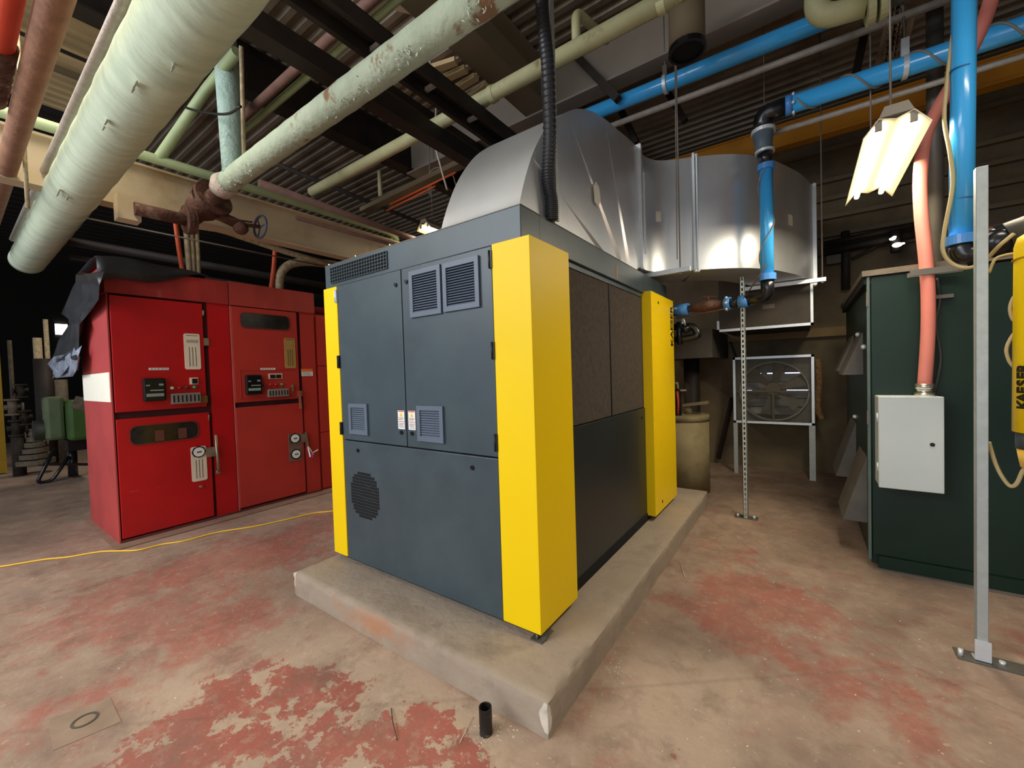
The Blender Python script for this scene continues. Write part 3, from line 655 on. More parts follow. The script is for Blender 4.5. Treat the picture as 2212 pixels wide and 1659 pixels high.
lock(-2.538, .994, lp); lock(-1.482, .989, lp)
g = MB(); cx, cz, rr = -2.483, .683, .170; p = .0215
for i in range(-9, 10):
    for j in range(-9, 10):
        x, z = cx+i*p, cz+j*p
        if math.hypot(i*p, j*p) < rr: g.box(x-.0093, x+.0093, YF-.0008, YF+.0002, z-.0093, z+.0093)
g.build('round_grille_holes', dark, lp)
g = MB()
for k, (px, py, qx, qy) in enumerate([(785, 1040, 812, 1068), (780, 1055, 805, 1048), (790, 1075, 815, 1085), (775, 1068, 800, 1085)]):
    a, q = at(px, py, y=YF-.0015), at(qx, qy, y=YF-.0015); g.bar(a, q, .003, .001)
g.build('fan_guard_glint', galvd, lp)
# yellow corner panels
cp = MB().prism([(-1.298, YF-.006), (XR, YF-.006), (XR, 2.075), (-1.15, 2.075), (-1.15, YF+.03), (-1.298, YF+.03)], 'z', ZB, ZT).build('corner_panel', yellow, T, bevel=.003)
cp = MB().prism([(XL, YF-.004), (-2.718, YF-.004), (-2.718, YF+.03), (-2.86, YF+.03), (-2.86, 2.0), (XL, 2.0)], 'z', ZB, ZT-.004).build('corner_panel', yellow, T, bevel=.003)
# rear right yellow door with lettering
rd = MB().box(XR-.085, XR, 3.60, 4.335, ZB, ZT+.012).build('rear_panel', yellow, T, bevel=.003)
for z in (2.098, .279): MB().tube([(XR-.004, 3.81, z), (XR+.002, 3.81, z)], .014, 12).build('screw_hole', dark, rd)
text('KAESER', .118, (XR+.001, 4.262, 1.918), Matrix(((0, 0, 1), (0, -1, 0), (1, 0, 0))), blackp, 'lettering', rd, depth=.0008, bold=.0035)
# right side: intake mat area and lower panel
MB().box(XR-.105, XR-.085, 2.07, 2.85, 1.165, ZT-.02).build('intake_mat', filt, T)
MB().box(XR-.105, XR-.085, 2.862, 3.63, 1.165, ZT-.02).build('intake_mat', filt, T)
MB().box(XR-.084, XR-.078, 2.07, 3.66, ZT-.035, ZT).build('mat_rail', slate, T)
MB().box(XR-.110, XR-.08, 2.851, 2.861, 1.165, ZT-.02).build('mat_divider', hingem, T)
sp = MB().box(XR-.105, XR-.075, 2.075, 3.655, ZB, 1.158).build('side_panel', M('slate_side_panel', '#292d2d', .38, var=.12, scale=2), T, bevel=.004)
for (y, z) in ((2.15, 1.0), (3.52, 1.08)): MB().tube([(XR-.075, y, z), (XR-.070, y, z)], .014, 12).build('lock', blackp, sp)
MB().box(XR-.11, XR-.082, 3.64, 3.67, ZB, ZT).build('frame_post', galvd, T)
for (y, z) in ((2.95, 2.25),): MB().box(-1.1245, -1.1235, y, y+.02, ZT+.01, ZR-.05).build('paint_chip', M('chip_tan', '#b58a5a', .7), band)
# anchor clip on the pad
t = thing('anchor_clip', at(1168, 1385, z=.155), 'small bent galvanized anchor clip on the pad at the yellow corner', 'clip')
c = ROOT[t.name]; MB().box(c.x-.05, c.x+.02, c.y-.02, c.y+.03, .155, .162).bar(c+Vector((0, 0, .0)), c+Vector((.03, .06, .04)), .035, .005).tube([c+Vector((-.02, 0, .0)), c+Vector((-.02, 0, .03))], .008, 10).build('bracket', galvd, t)

# ---------------------------------------------------------------- metal duct
D = thing('exhaust_duct', (-1.42, 2.6, 2.334), 'large shiny galvanized air duct curving from the compressor roof to the back wall', 'duct')
xl, xr = -1.70, -1.15
heel = [(1.712, 2.335), (1.724, 2.36), (1.759, 2.451), (1.822, 2.585), (1.882, 2.689), (1.958, 2.794), (2.040, 2.889), (2.133, 2.973), (2.276, 3.078), (2.432, 3.173), (2.634, 3.258), (2.868, 3.318), (3.114, 3.356), (3.34, 3.392), (3.60, 3.425)]
heel = [(p.x, p.y) for p in smoothline([(a, b, 0) for a, b in heel], 3)]
prof = heel+[(3.60, 2.40), (3.45, 2.335)]
o = MB()
n = len(prof); nh = len(heel)
vs = [(xl, a, b) for a, b in prof]+[(xr, a, b) for a, b in prof]
o.add(vs, [tuple(range(n)), tuple(range(2*n-1, n-1, -1))])
o.add(vs, [(i, i+n, i+1+n, i+1) for i in range(nh-1)], True)
o.add(vs, [(i, i+n, (i+1) % n+n, (i+1) % n) for i in range(nh-1, n)])
eb = o.build('elbow', galv, D)
# stiffening creases pressed into the cheek
f = MB()
for (a, b2, w2) in [((1226, 246), (1338, 560), .075), ((1307, 263), (1357, 566), .07), ((1204, 412), (1300, 545), .05), ((1150, 340), (1172, 372), .02)]:
    p, q = at(*a, x=xr), at(*b2, x=xr); q.z = max(q.z, 2.34); d = (q-p).normalized(); s = d.cross(Vector((1, 0, 0)))*w2/2
    f.add([p, q+s, q-s, q+Vector((.016, 0, 0))], [(0, 1, 3), (0, 3, 2), (1, 2, 3)])
f.build('crease', galv, eb)
p, q = at(1193, 312, x=xr), at(1197, 490, x=xr)
MB().box(xr, xr+.015, q.y-.012, q.y+.004, 2.335, p.z).build('seam', galvb, eb)
MB().box(xr+.0, xr+.006, q.y-.07, q.y-.03, 2.36, 2.60).build('seam', galvb, eb)
c = at(1283, 418, x=xr); MB().prism([(c.y-.03, c.z-.07), (c.y+.03, c.z-.085), (c.y+.065, c.z-.03), (c.y+.05, c.z+.05), (c.y-.0, c.z+.075), (c.y-.045, c.z+.03)], 'x', xr+.017, xr+.019).build('sticker', M('sticker_pale', '#e6e0d0', .6), eb)
# plan curve of the right side of the offset
plan = [(-1.15, 3.60), (-1.155, 3.78), (-1.09, 3.93), (-.96, 4.02), (-.80, 4.09), (-.58, 4.21), (-.42, 4.34), (-.30, 4.49), (-.20, 4.66), (-.11, 4.87), (-.03, 5.07), (.03, 5.27), (.085, 5.50), (.10, 5.58)]
ps = smoothline([(a, b, 0) for a, b in plan], 4)
def shell(pts, z0, z1, width, name, par):
    nrm = []
    for i, p in enumerate(pts):
        d = (pts[min(i+1, len(pts)-1)]-pts[max(i-1, 0)]).normalized(); nrm.append(Vector((-d.y, d.x, 0)))
    left = [p+nn*width for p, nn in zip(pts, nrm)]
    a = [(p.x, p.y, z0) for p in pts]; b2 = [(p.x, p.y, z1) for p in pts]; c2 = [(p.x, p.y, z1) for p in left]; d2 = [(p.x, p.y, z0) for p in left]
    k = len(pts); vs = a+b2+c2+d2; o = MB()
    for r in range(4):
        s2 = (r+1) % 4; o.add(vs, [(r*k+i, r*k+i+1, s2*k+i+1, s2*k+i) for i in range(k-1)], r in (0, 2))
    o.add(vs, [(0, k, 2*k, 3*k), (k-1, 2*k-1, 3*k-1, 4*k-1)])
    return o.build(name, galv, par)
i1 = min(range(len(ps)), key=lambda i: abs(ps[i].x+.81))
s1 = shell(ps[:i1+1], 2.40, 3.43, .5, 'offset_section', D); s2 = shell(ps[i1:], 2.40, 3.43, .5, 'offset_section', D)
for sct, (px, py), w2, h2 in ((s1, (1424, 467), .07, .095), (s2, (1706, 476), .075, .105)):
    k = min(ps, key=lambda p: abs(px-(1106+FPX*((p-CP+Vector((0, 0, 2.9))).dot(R_))/((p-CP+Vector((0, 0, 2.9))).dot(_f)))))
    i = ps.index(k); d = (ps[i+1]-ps[i]).normalized(); nn = Vector((d.y, -d.x, 0))
    z = CAMZ+ (at(px, py, y=k.y).z-CAMZ); c = Vector((k.x, k.y, z))+nn*.002; h = Vector((0, 0, h2/2)); dd = d*w2/2
    MB().add([c-dd-h, c+dd-h, c+dd+h, c-dd+h], [(0, 1, 2, 3)]).build('sticker', MATS['sticker_pale'], sct, solid=.002)
# light corrugation seam between sections
def vflange(x, y, z0, z1, dirn, name='flange', w2=.022):
    dx = Vector(dirn).normalized(); a = Vector((x, y, z0)); b2 = Vector((x, y, z1))
    MB().bar(a, b2, w2, w2).ball(b2, .016, n=6).ball(a, .016, n=6).build(name, galvb, D)
vflange(-1.14, 3.60, 2.385, 3.445, (0, 1, 0), w2=.034); vflange(-.80, 4.075, 2.39, 3.45, (0, 1, 0), w2=.020); vflange(-.777, 4.09, 2.39, 3.44, (0, 1, 0), w2=.014)
MB().box(-1.70, -1.14, 3.58, 3.61, 3.42, 3.445).box(-1.70, -1.14, 3.58, 3.61, 2.38, 2.405).build('flange', galvb, D)
vflange(.115, 5.59, 2.36, 3.45, (0, 1, 0), w2=.035)
MB().box(-1.115, -1.10, 3.60, 3.615, 2.5, 3.2).build('seam', galv, D)
# plenum box at wall
t = thing('duct_plenum', (-.37, 6.2, 1.94), 'shaded galvanized plenum box with bright flange edge under the duct at the back wall', 'duct')
MB().box(-.84, .075, 5.60, 6.99, 1.95, 3.44).build('plenum_box', ductdark, t)
MB().box(-.86, .095, 5.575, 5.60, 1.925, 1.955).build('flange', galvb, t)
MB().box(.07, .095, 5.575, 5.60, 1.925, 2.38).build('flange', galvb, t)
MB().box(-.86, -.835, 5.575, 5.60, 1.925, 2.06).build('flange', galvb, t)
c = at(1660, 662, y=5.598); MB().box(c.x-.06, c.x+.06, 5.594, 5.599, c.z-.025, c.z+.025).build('sticker', M('sticker_grey', '#6f665a', .6), t)
# trapeze hangers
for (x0, x1, y, rods, lab) in [(-1.34, -.80, 3.87, (-.885,), 'bright hanger bar with rod under the middle of the duct'), (-.55, .20, 5.36, (.17,), 'bright hanger bar with rod under the far end of the duct')]:
    t = thing('trapeze_hanger', ((x0+x1)/2, y, 2.35), lab, 'hanger')
    MB().box(x0, x1, y-.02, y+.02, 2.352, 2.392).build('strut_bar', galvb, t)
    for r in rods:
        yy = y-.0 if r > 0 else y
        MB().tube([(r, yy, 2.34), (r, yy, 4.9)], .006, 8).tube([(r, yy, 2.335), (r, yy, 2.352)], .014, 6).build('threaded_rod', wirem, t)
# ribbed hose and strut standing on the roof band
hp = [at(1168, -40, y=1.96), at(1172, 40, y=1.95), at(1183, 150, y=1.95), at(1187, 300, y=1.95), at(1182, 390, y=1.97), at(1172, 440, y=2.0), at(1168, 475, y=2.02)]
hp = [Vector((max(-1.112, p.x+.012), p.y-.02, p.z)) for p in hp]; hp[-2] = hp[-2]+Vector((0, 0, 0)); hp[-1] = Vector((hp[-2].x-.005, hp[-2].y+.01, 2.334))
f = MB(); L2 = smoothline(hp, 44)[::1]; f.tube(L2, [.030+.0055*(i % 4 in (1, 2)) for i in range(len(L2))], 18)
tag(f.build('ribbed_hose', M('hose_black', '#2a2b30', .4, var=.1)), 'black ribbed cable hose dropping onto the compressor roof beside the duct', 'hose')
tag(MB().box(-1.108, -1.092, 2.00, 2.03, 2.334, 4.89).build('strut_channel', strut), 'thin grey strut standing behind the black ribbed hose', 'strut')

# ---------------------------------------------------------------- blue compressed air pipes
pipe('blue_pipe', [(-2.6, 4.05, 4.19), (1.3, 4.17, 4.19)], .070, blue, 'upper blue air pipe passing behind the top of the duct bend', seg=28)
q = at(1436, 180, y=4.08)
t = thing('pipe_clamp', (q.x, 4.09, 4.19), 'pipe clamp and rod holding the upper blue pipe', 'clamp')
MB().ring((q.x, 4.10, 4.19), (1, 0, 0), .082, .070, .03).build('clamp_ring', galvb, t)
MB().tube([(q.x, 4.1, 4.27), (q.x, 4.1, 4.9)], .008, 8).bar((q.x, 4.1, 4.26), (q.x, 4.1, 4.36), .04, .04).build('rod', galvd, t)
pipe('grey_conduit', [(-1.8, 4.17, 4.05), (1.4, 4.27, 4.05)], .028, greycond, 'grey conduit running just below the upper blue pipe', 'conduit')
q = at(1955, 120, y=4.2)
B2 = thing('blue_pipe', (.4, 4.2, 3.65), 'lower blue air pipe with a black elbow dropping down to the compressor outlet', 'pipe')
MB().tube([(-.10, 4.19, 3.655), (3.0, 4.24, 3.665)], .070, 28).build('pipe_run', blue, B2)
MB().tube([(-.10, 4.19, 3.655), (-.055, 4.19, 3.655)], .078, 24).build('coupling', bluec, B2)
for i in range(6):
    a = math.pi*2*i/6+.3; MB().ball((-.045, 4.19+.078*math.cos(a), 3.655+.078*math.sin(a)), .014, (.9, 1, 1), 6).build('coupling_bolt', galvb, B2)
MB().tube(bend([(-.10, 4.19, 3.655), (-.26, 4.20, 3.655), (-.265, 4.22, 3.53)], .1, 8), .073, 24).build('elbow', blackrub, B2)
MB().tube([(-.265, 4.22, 3.54), (-.262, 4.22, 3.40), (-.252, 4.22, 3.33)], [.085, .066, .064], 22).build('rubber_joint', bluegrey, B2)
MB().ring((-.262, 4.22, 3.52), (0, 0, 1), .092, .06, .03).ring((-.253, 4.22, 3.345), (.0, 0, 1), .075, .05, .02).build('joint_clamp', galvb, B2)
MB().tube([(-.252, 4.22, 3.33), (-.247, 4.22, 3.24)], [.06, .042], 20).build('reducer', blackrub, B2)
MB().tube([(-.247, 4.24, 3.25), (-.25, 4.24, 2.26)], .052, 24).build('drop_pipe', blue, B2)
MB().ring((-.247, 4.24, 3.22), (0, 0, 1), .066, .04, .05).ring((-.25, 4.24, 2.27), (0, 0, 1), .068, .04, .055).build('coupling', bluec, B2)
MB().tube(bend([(-.25, 4.24, 2.26), (-.25, 4.27, 2.11), (-.42, 4.32, 2.10)], .06, 6), .052, 20).build('elbow', blackrub, B2)
z = 2.095
MB().tube([(-.40, 4.32, z), (-.48, 4.335, z)], .058, 20).build('coupling', bluec, B2)
MB().tube([(-.55, 4.35, z), (-.60, 4.36, z)], .060, 20).build('coupling', bluec, B2)
for i in range(6):
    a = math.pi*2*i/6; MB().ball((-.585, 4.355+.062*math.cos(a)-.0, z+.062*math.sin(a)), .013, n=6).build('coupling_bolt', galvb, B2)
MB().tube([(-.48, 4.335, z), (-.55, 4.35, z)], .046, 18).build('collar', blackrub, B2)
vb = MB().tube([(-.60, 4.36, z), (-.66, 4.37, z), (-.70, 4.38, z), (-.80, 4.40, z), (-.86, 4.41, z), (-.94, 4.43, z)], [.036, .040, .055, .055, .036, .034], 14).build('valve', rust, B2)
MB().tube([(-.75, 4.39, z+.04), (-.75, 4.39, z+.10)], .012, 8).bar((-.80, 4.39, z+.095), (-.68, 4.39, z+.085), .02, .012).build('valve_lever', rust, vb)
MB().tube([(-.94, 4.43, z), (-1.07, 4.46, z)], .060, 20).build('coupling', bluec, B2)
MB().tube(bend([(-1.07, 4.46, z), (-1.22, 4.48, z), (-1.3, 4.48, z)], .05), .052, 18).build('outlet', blackrub, B2)
MB().tube([(-.60, 4.30, z-.055), (-1.05, 4.40, z-.085)], .006, 8).build('sense_line', rust, B2)
# clamp and rod on run
MB().ring((q.x, 4.21, 3.657), (1, 0, 0), .080, .070, .03).bar((q.x, 4.21, 3.73), (q.x, 4.21, 3.86), .045, .045).build('clamp', galvb, B2)
MB().tube([(q.x, 4.21, 3.85), (q.x-.02, 4.30, 4.9)], .007, 8).build('rod', galvd, B2)
pipe('grey_conduit', [(-.25, 4.36, 3.55), (3.0, 4.42, 3.57)], .022, greycond, 'thin grey conduit running just below the lower blue pipe', 'conduit')
# spiral wire around blue pipe 2 and drop
def spiral(p, q, r, turns, n=90, ph=0):
    p, q = Vector(p), Vector(q); d = (q-p).normalized(); u = Vector((0, 0, 1)) if abs(d.z) < .9 else Vector((1, 0, 0)); a = d.cross(u).normalized(); b = d.cross(a)
    return [p.lerp(q, i/n)+(a*math.cos(ph+turns*6.283*i/n)+b*math.sin(ph+turns*6.283*i/n))*r for i in range(n+1)]
pipe('wrapped_wire', spiral((-.03, 4.19, 3.655), (1.2, 4.21, 3.658), .076, 3.2), .007, wirem, 'thin grey wire spiralled around the lower blue pipe', 'wire', seg=8)
pipe('wrapped_wire', spiral((-.25, 4.24, 3.2), (-.25, 4.24, 2.35), .057, 1.4), .005, wirem, 'thin wire spiralled down the blue drop pipe', 'wire', seg=8)
pipe('wire', [(-.25, 4.17, 2.36), (-.42, 4.26, 2.13)], .005, rust, 'short brown wire from the blue drop pipe to its outlet joint', 'wire')
# black outlet valves behind the yellow panel
t = thing('drain_manifold', (-1.0, 4.55, 1.9), 'black drain valves and hoses behind the rear yellow panel', 'valve')
MB().tube(bend([(-1.25, 4.52, 1.93), (-.92, 4.52, 1.93), (-.86, 4.52, 1.82), (-1.0, 4.52, 1.80), (-1.25, 4.52, 1.80)], .05), .035, 14).build('hose', blackrub, t)
MB().tube([(-1.05, 4.5, 1.98), (-1.05, 4.5, 1.74)], .03, 12).box(-1.2, -1.12, 4.47, 4.53, 1.72, 2.02).ball((-.98, 4.48, 1.9), .045).build('valve_block', blackrub, t)
MB().ring((-1.0, 4.47, 1.97), (1, .5, .3), .045, .036, .012).ring((-1.17, 4.46, 2.08), (1, .3, 0), .05, .035, .015).build('clip_ring', galvb, t)
# right hand blue drop
RB = thing('blue_pipe', (.72, 3.3, 2.1), 'thick vertical blue air pipe at the right in front of the green enclosure', 'pipe')
xb, yb = .705, 3.25
MB().tube([(xb+.012, yb, 3.52), (xb, yb, 2.14)], .0485, 28).build('pipe_run', blue, RB)
MB().ring((xb, yb, 2.145), (0, 0, 1), .068, .035, .05, 28).build('coupling', bluec, RB)
MB().tube(bend([(xb+.012, yb, 3.50), (xb+.012, yb, 3.62), (xb-.14, yb, 3.64)], .07), .06, 20).build('elbow', blackrub, RB)
MB().tube(bend([(xb, yb, 2.15), (xb+.005, yb, 2.05), (xb+.24, yb-.02, 2.13)], .07, 8), .052, 24).ring((xb+.14, yb-.01, 2.11), (1, 0, .2), .085, .04, .05).ball((xb+.12, yb-.03, 2.10), .075).build('lower_elbow', blackrub, RB)
MB().tube([(xb+.16, yb-.03, 2.12), (xb+.5, yb-.1, 2.22)], .075, 24).build('hose', M('hose_grey', '#57534a', .5), RB)
for z in (3.05, 2.36): MB().ring((xb+.004, yb, z), (.12, 0, 1), .050, .045, .008, 24).build('tie', M('tie_blue', '#145a90', .5), RB)
pipe('cable', smoothline([at(2060, 60, y=3.25), at(2045, 180, y=3.25), at(2040, 260, y=3.22), at(2052, 330, y=3.19), at(2058, 400, y=3.19), at(2040, 500, y=3.19), at(2038, 545, y=3.19), at(2060, 572, y=3.19), at(2095, 578, y=3.17), at(2130, 560, y=3.15), at(2160, 530, y=3.1), at(2190, 505, y=3.1)]), .009, tancable, 'tan cable looping down beside the thick vertical blue pipe', 'cable')
# ---------------------------------------------------------------- red switchgear cabinets
XC = -5.24
def dial(y, z, par, r=.048):
    MB().tube([(XC+.012, y, z), (XC+.028, y, z)], r*1.28, 8).build('dial_housing', blackp, par)
    MB().tube([(XC+.028, y, z), (XC+.032, y, z)], r, 24).build('dial_face', white, par)
    MB().bar((XC+.034, y-.02, z), (XC+.034, y+.02, z+.002), .004, .014).build('dial_mark', galvd, par)
def plate(y0, y1, z0, z1, mat, par, notch=True):
    c = .012
    MB().prism([(y0+c, z0), (y1-c, z0), (y1, z0+c), (y1, z1-c), (y1-c, z1), (y0+c, z1), (y0, z1-c), (y0, z0+c)], 'x', XC+.008, XC+.014).build('nameplate', mat, par)
    f = MB(); w2 = (y1-y0)
    for k in (.3, .5, .7): f.box(XC+.014, XC+.0155, y0+w2*k-.002, y0+w2*k+.002, z0+.03, z0+(z1-z0)*.62)
    f.box(XC+.014, XC+.0155, y0+.02, y1-.02, z1-.022, z1-.018).build('plate_lines', hingem, par)
    return f
def relay(y0, y1, z0, z1, par):
    r = MB().box(XC+.008, XC+.055, y0, y1, z0, z1).build('relay_case', blackp, par, bevel=.012)
    f = MB().box(XC+.055, XC+.0575, y0+.02, y1-.02, z0+.045, z0+.075).box(XC+.055, XC+.0575, y0+.05, y1-.02, z0+.10, z0+.112).box(XC+.055, XC+.0575, y0+.02, y0+.05, z0+.15, z0+.162).box(XC+.055, XC+.0575, y1-.055, y1-.02, z0+.15, z0+.17)
    f.build('relay_scale', M('relay_grey', '#8f9a8c', .4), par)
def terminal(y0, y1, z0, z1, par):
    MB().box(XC+.008, XC+.05, y0, y1, z0, z1).build('test_block', M('block_grey', '#8a7f78', .3), par, bevel=.006)
    f = MB(); n = 7
    for i in range(n):
        y = y0+.02+(y1-y0-.04)*i/(n-1)
        f.box(XC+.05, XC+.0515, y-.006, y+.006, z0+.02, z1-.02)
    f.build('test_switches', dark, par)
def knobs(ys, z, par, mats):
    for y, m in zip(ys, mats): MB().tube([(XC+.008, y, z), (XC+.03, y, z), (XC+.036, y, z)], [.016, .016, .008], 14).build('indicator_lamp', m, par)
def strip(y0, y1, z, par):
    MB().box(XC+.008, XC+.0105, y0, y1, z-.011, z+.011).build('label_strip', white, par)
    f = MB(); y = y0+.012
    while y < y1-.02:
        l = random.uniform(.01, .03); f.box(XC+.0105, XC+.0112, y, min(y+l, y1-.01), z-.003, z+.003); y += l+.008
    f.build('label_text', hingem, par)
def windowhole(y0, y1, z0, z1, par, label):
    c = (z1-z0)*.32; pts = []
    for (cy, cz, a0) in ((y1-c, z1-c, 0), (y0+c, z1-c, 90), (y0+c, z0+c, 180), (y1-c, z0+c, 270)):
        for k in range(6): a = math.radians(a0+90*k/5); pts.append((cy+c*math.cos(a), cz+c*math.sin(a)))
    MB().prism(pts, 'x', XC+.0082, XC+.0095).build('viewing_window', glassd, par)
    big = [(p[0]+(.008 if p[0] > (y0+y1)/2 else -.008), p[1]+(.008 if p[1] > (z0+z1)/2 else -.008)) for p in pts]
    f = MB(); n = len(pts); vs = [(XC+.0085, *p) for p in pts]+[(XC+.0085, *p) for p in big]+[(XC+.014, *p) for p in pts]+[(XC+.014, *p) for p in big]
    f.add(vs, [(i, (i+1) % n, n+(i+1) % n, n+i) for i in range(n)]+[(2*n+i, 3*n+i, 3*n+(i+1) % n, 2*n+(i+1) % n) for i in range(n)]+[(i, 2*n+i, 2*n+(i+1) % n, (i+1) % n) for i in range(n)]+[(n+i, n+(i+1) % n, 3*n+(i+1) % n, 3*n+i) for i in range(n)])
    f.build('window_gasket', M('gasket', '#6a2a22', .6), par)
# cabinet 1
C1 = thing('switchgear_cabinet', (-5.87, 1.40, 0), 'near red switchgear cabinet with the black plastic sheet on it', 'electrical cabinet')
MB().box(-6.50, XC-.02, .925, 1.905, .02, 2.36).build('cabinet_body', red1, C1)
MB().box(-6.50, XC-.0, .915, .925, 0, 2.36).build('side_sheet', redside, C1)
MB().box(-6.50, XC+.015, .905, 1.905, 2.365, 2.62).build('top_header', redh, C1, bevel=.004)
MB().box(-6.45, XC+.005, .93, 1.905, 0, .035).build('plinth', M('plinth_red', '#6a3028', .8, var=.2), C1)
MB().box(XC-.02, XC-.001, 1.70, 1.905, .03, 2.365).build('filler_panel', red1, C1)
ud = MB().box(XC-.018, XC+.008, .935, 1.655, 1.245, 2.345).build('upper_door', red1, C1, bevel=.004)
ld = MB().box(XC-.018, XC+.008, .935, 1.672, .05, 1.18).build('lower_door', red1, C1, bevel=.004)
MB().box(XC-.02, XC-.016, .925, 1.70, .03, 2.36).build('door_gap', M('gap_red', '#3a0508', .8), C1)
plate(1.480, 1.618, 1.645, 2.020, platec, ud); relay(1.132, 1.305, 1.335, 1.560, ud); terminal(1.345, 1.592, 1.290, 1.400, ud)
MB().add([(XC+.015, 1.50, 1.955), (XC+.015, 1.60, 1.955), (XC+.015, 1.60, 1.925), (XC+.015, 1.50, 1.925)], [(0, 1, 2, 3)]).build('plate_logo', M('logo_grey', '#b7a692', .6), ud, solid=.001)
strip(1.19, 1.345, 1.652, ud)
c = at(418, 823, x=XC); MB().box(XC+.008, XC+.02, c.y-.035, c.y+.035, c.z-.035, c.z+.035).build('small_plate', platec, ud); MB().box(XC+.02, XC+.025, c.y-.018, c.y+.028, c.z-.028, c.z+.025).build('switch', glassd, ud)
z = at(400, 837, x=XC).z; knobs([at(p, 837, x=XC).y for p in (370, 386, 402, 419)], z, ud, [platec, redglass, rust, greenglass])
windowhole(1.030, 1.562, .925, 1.098, ld, '')
for y in (1.245, 1.43): MB().box(XC+.0095, XC+.011, y-.035, y+.035, .935, 1.04).box(XC+.011, XC+.0115, y-.02, y+.02, .945, .96).build('breaker_seen_inside', M('breaker_brown', '#6b3a2c', .6), ld)
plate(1.490, 1.625, .460, .826, platec, ld); dial(1.556, .770, ld)
MB().tube([(XC+.008, 1.56, .40), (XC+.03, 1.56, .40)], .014, 10).build('knob', steelb, ld)
hd = MB().box(XC+.0, XC+.03, 1.62, 1.70, .70, .80).box(XC+.0, XC+.012, 1.655, 1.70, 1.90, 1.98).build('latch', steelb, C1)
MB().tube([(XC+.035, 1.712, .93), (XC+.035, 1.722, .52)], .014, 12).tube([(XC+.01, 1.72, .52), (XC+.04, 1.72, .52)], .02, 12).build('door_handle', steelb, C1)
MB().box(XC+.0, XC+.02, 1.60, 1.66, 1.285, 1.36).build('hinge', M('brass_hinge', '#8a6a3a', .5, metal=.5), C1)
for z in (2.25, 1.12): MB().tube([(XC+.0, 1.665, z-.03), (XC+.0, 1.665, z+.03)], .01, 8).build('hinge_pin', steelb, C1)
f = MB().bar(at(280, 1063, x=XC+.0085), at(300, 1060, x=XC+.0085), .004, .001).bar(at(340, 1053, x=XC+.0085), at(348, 1055, x=XC+.0085), .004, .001)
f.build('scratch', M('scratch_pink', '#e07a70', .6), ld)
MB().box(-6.48, XC-.02, .909, .915, 1.345, 1.625).build('lit_patch', M('lit_patch_white', '#fffbe8', .8, var=.02), C1, label='bright lit patch on the near side, set as a white panel')  # white panel painted in for a bright patch of light
# cabinet 2
C2 = thing('switchgear_cabinet', (-5.87, 2.39, 0), 'middle faded red switchgear cabinet with two round white dials', 'electrical cabinet')
MB().box(-6.50, XC-.02, 1.912, 2.885, .02, 2.36).build('cabinet_body', red2, C2)
MB().box(-6.50, XC+.012, 1.912, 2.893, 2.365, 2.63).build('top_header', M('red_enamel_streaked_b', '#b23c30', .6, var=.15, scale=7, stretch=(1, 1, .25), col2='#c0695c', mix=(.62, .85), mscale=6), C2, bevel=.004)
MB().box(-6.45, XC+.002, 1.912, 2.88, 0, .035).build('plinth', MATS['plinth_red'], C2)
MB().box(XC-.02, XC-.003, 2.70, 2.885, .03, 2.365).build('filler_panel', red2, C2)
MB().box(XC-.018, XC+.004, 1.912, 1.925, .03, 2.36).build('edge_strip', M('edge_pink', '#c9605a', .5), C2)
ud = MB().box(XC-.018, XC+.008, 1.928, 2.655, 1.262, 2.355).build('upper_door', red2, C2, bevel=.004)
ld = MB().box(XC-.018, XC+.008, 1.928, 2.680, .055, 1.205).build('lower_door', red2, C2, bevel=.004)
MB().box(XC-.02, XC-.016, 1.912, 2.70, .03, 2.36).build('door_gap', MATS['gap_red'], C2)
windowhole(2.020, 2.560, 2.125, 2.290, ud, '')
plate(2.486, 2.620, 1.648, 2.026, plateo, ud); relay(2.028, 2.198, 1.345, 1.574, ud); terminal(2.262, 2.503, 1.302, 1.398, ud)
strip(at(562, 797, x=XC).y, at(594, 797, x=XC).y, at(578, 797, x=XC).z, ud)
f = MB(); f.box(XC+.008, XC+.012, 1.985, 1.990, 1.30, 1.63).box(XC+.008, XC+.012, 1.985, 2.60, 1.625, 1.63).box(XC+.008, XC+.012, 1.985, 2.60, 1.30, 1.305).build('instrument_panel_rim', red2, ud)
a = at(580, 813, x=XC); b2 = at(608, 813, x=XC)
MB().box(XC+.008, XC+.013, a.y-.005, b2.y+.005, a.z-.032, a.z+.032).build('small_plate', platec, ud)
m = (a.y+b2.y)/2; MB().box(XC+.013, XC+.02, a.y+.012, m-.006, a.z-.025, a.z+.02).box(XC+.013, XC+.02, m+.006, b2.y-.012, a.z-.025, a.z+.02).build('switch', glassd, ud)
z = at(590, 831, x=XC).z; knobs([at(p, 831, x=XC).y for p in (570, 582, 594, 607)], z, ud, [rust, redglass, redglass, greenglass])
c = at(630, 835, x=XC); MB().tube([(XC+.008, c.y, c.z), (XC+.035, c.y, c.z)], .016, 10).bar((XC+.03, c.y, c.z+.03), (XC+.03, c.y, c.z-.06), .016, .01).build('switch_key', steelb, ud)
MB().box(XC+.008, XC+.013, 2.485, 2.652, .478, .825).build('gauge_plate', M('gauge_plate', '#8a6d5c', .5, metal=.3, var=.3, scale=20), ld)
dial(2.560, .765, ld, .05); dial(2.565, .565, ld, .05)
MB().box(XC, XC+.03, 2.645, 2.70, .70, .80).bar((XC+.02, 2.70, .82), (XC+.02, 2.72, .62), .02, .02).build('latch', steelb, C2)
MB().bar((XC+.015, 2.645, 1.36), (XC+.015, 2.655, 1.13), .03, .02).box(XC, XC+.025, 2.62, 2.68, 1.29, 1.36).build('door_handle', M('handle_rust', '#a8664e', .5, metal=.3), C2)
t = thing('tag_bundle', (XC+.05, 2.74, .52), 'bundle of white and purple paper tags hanging on the middle red cabinet', 'tag')
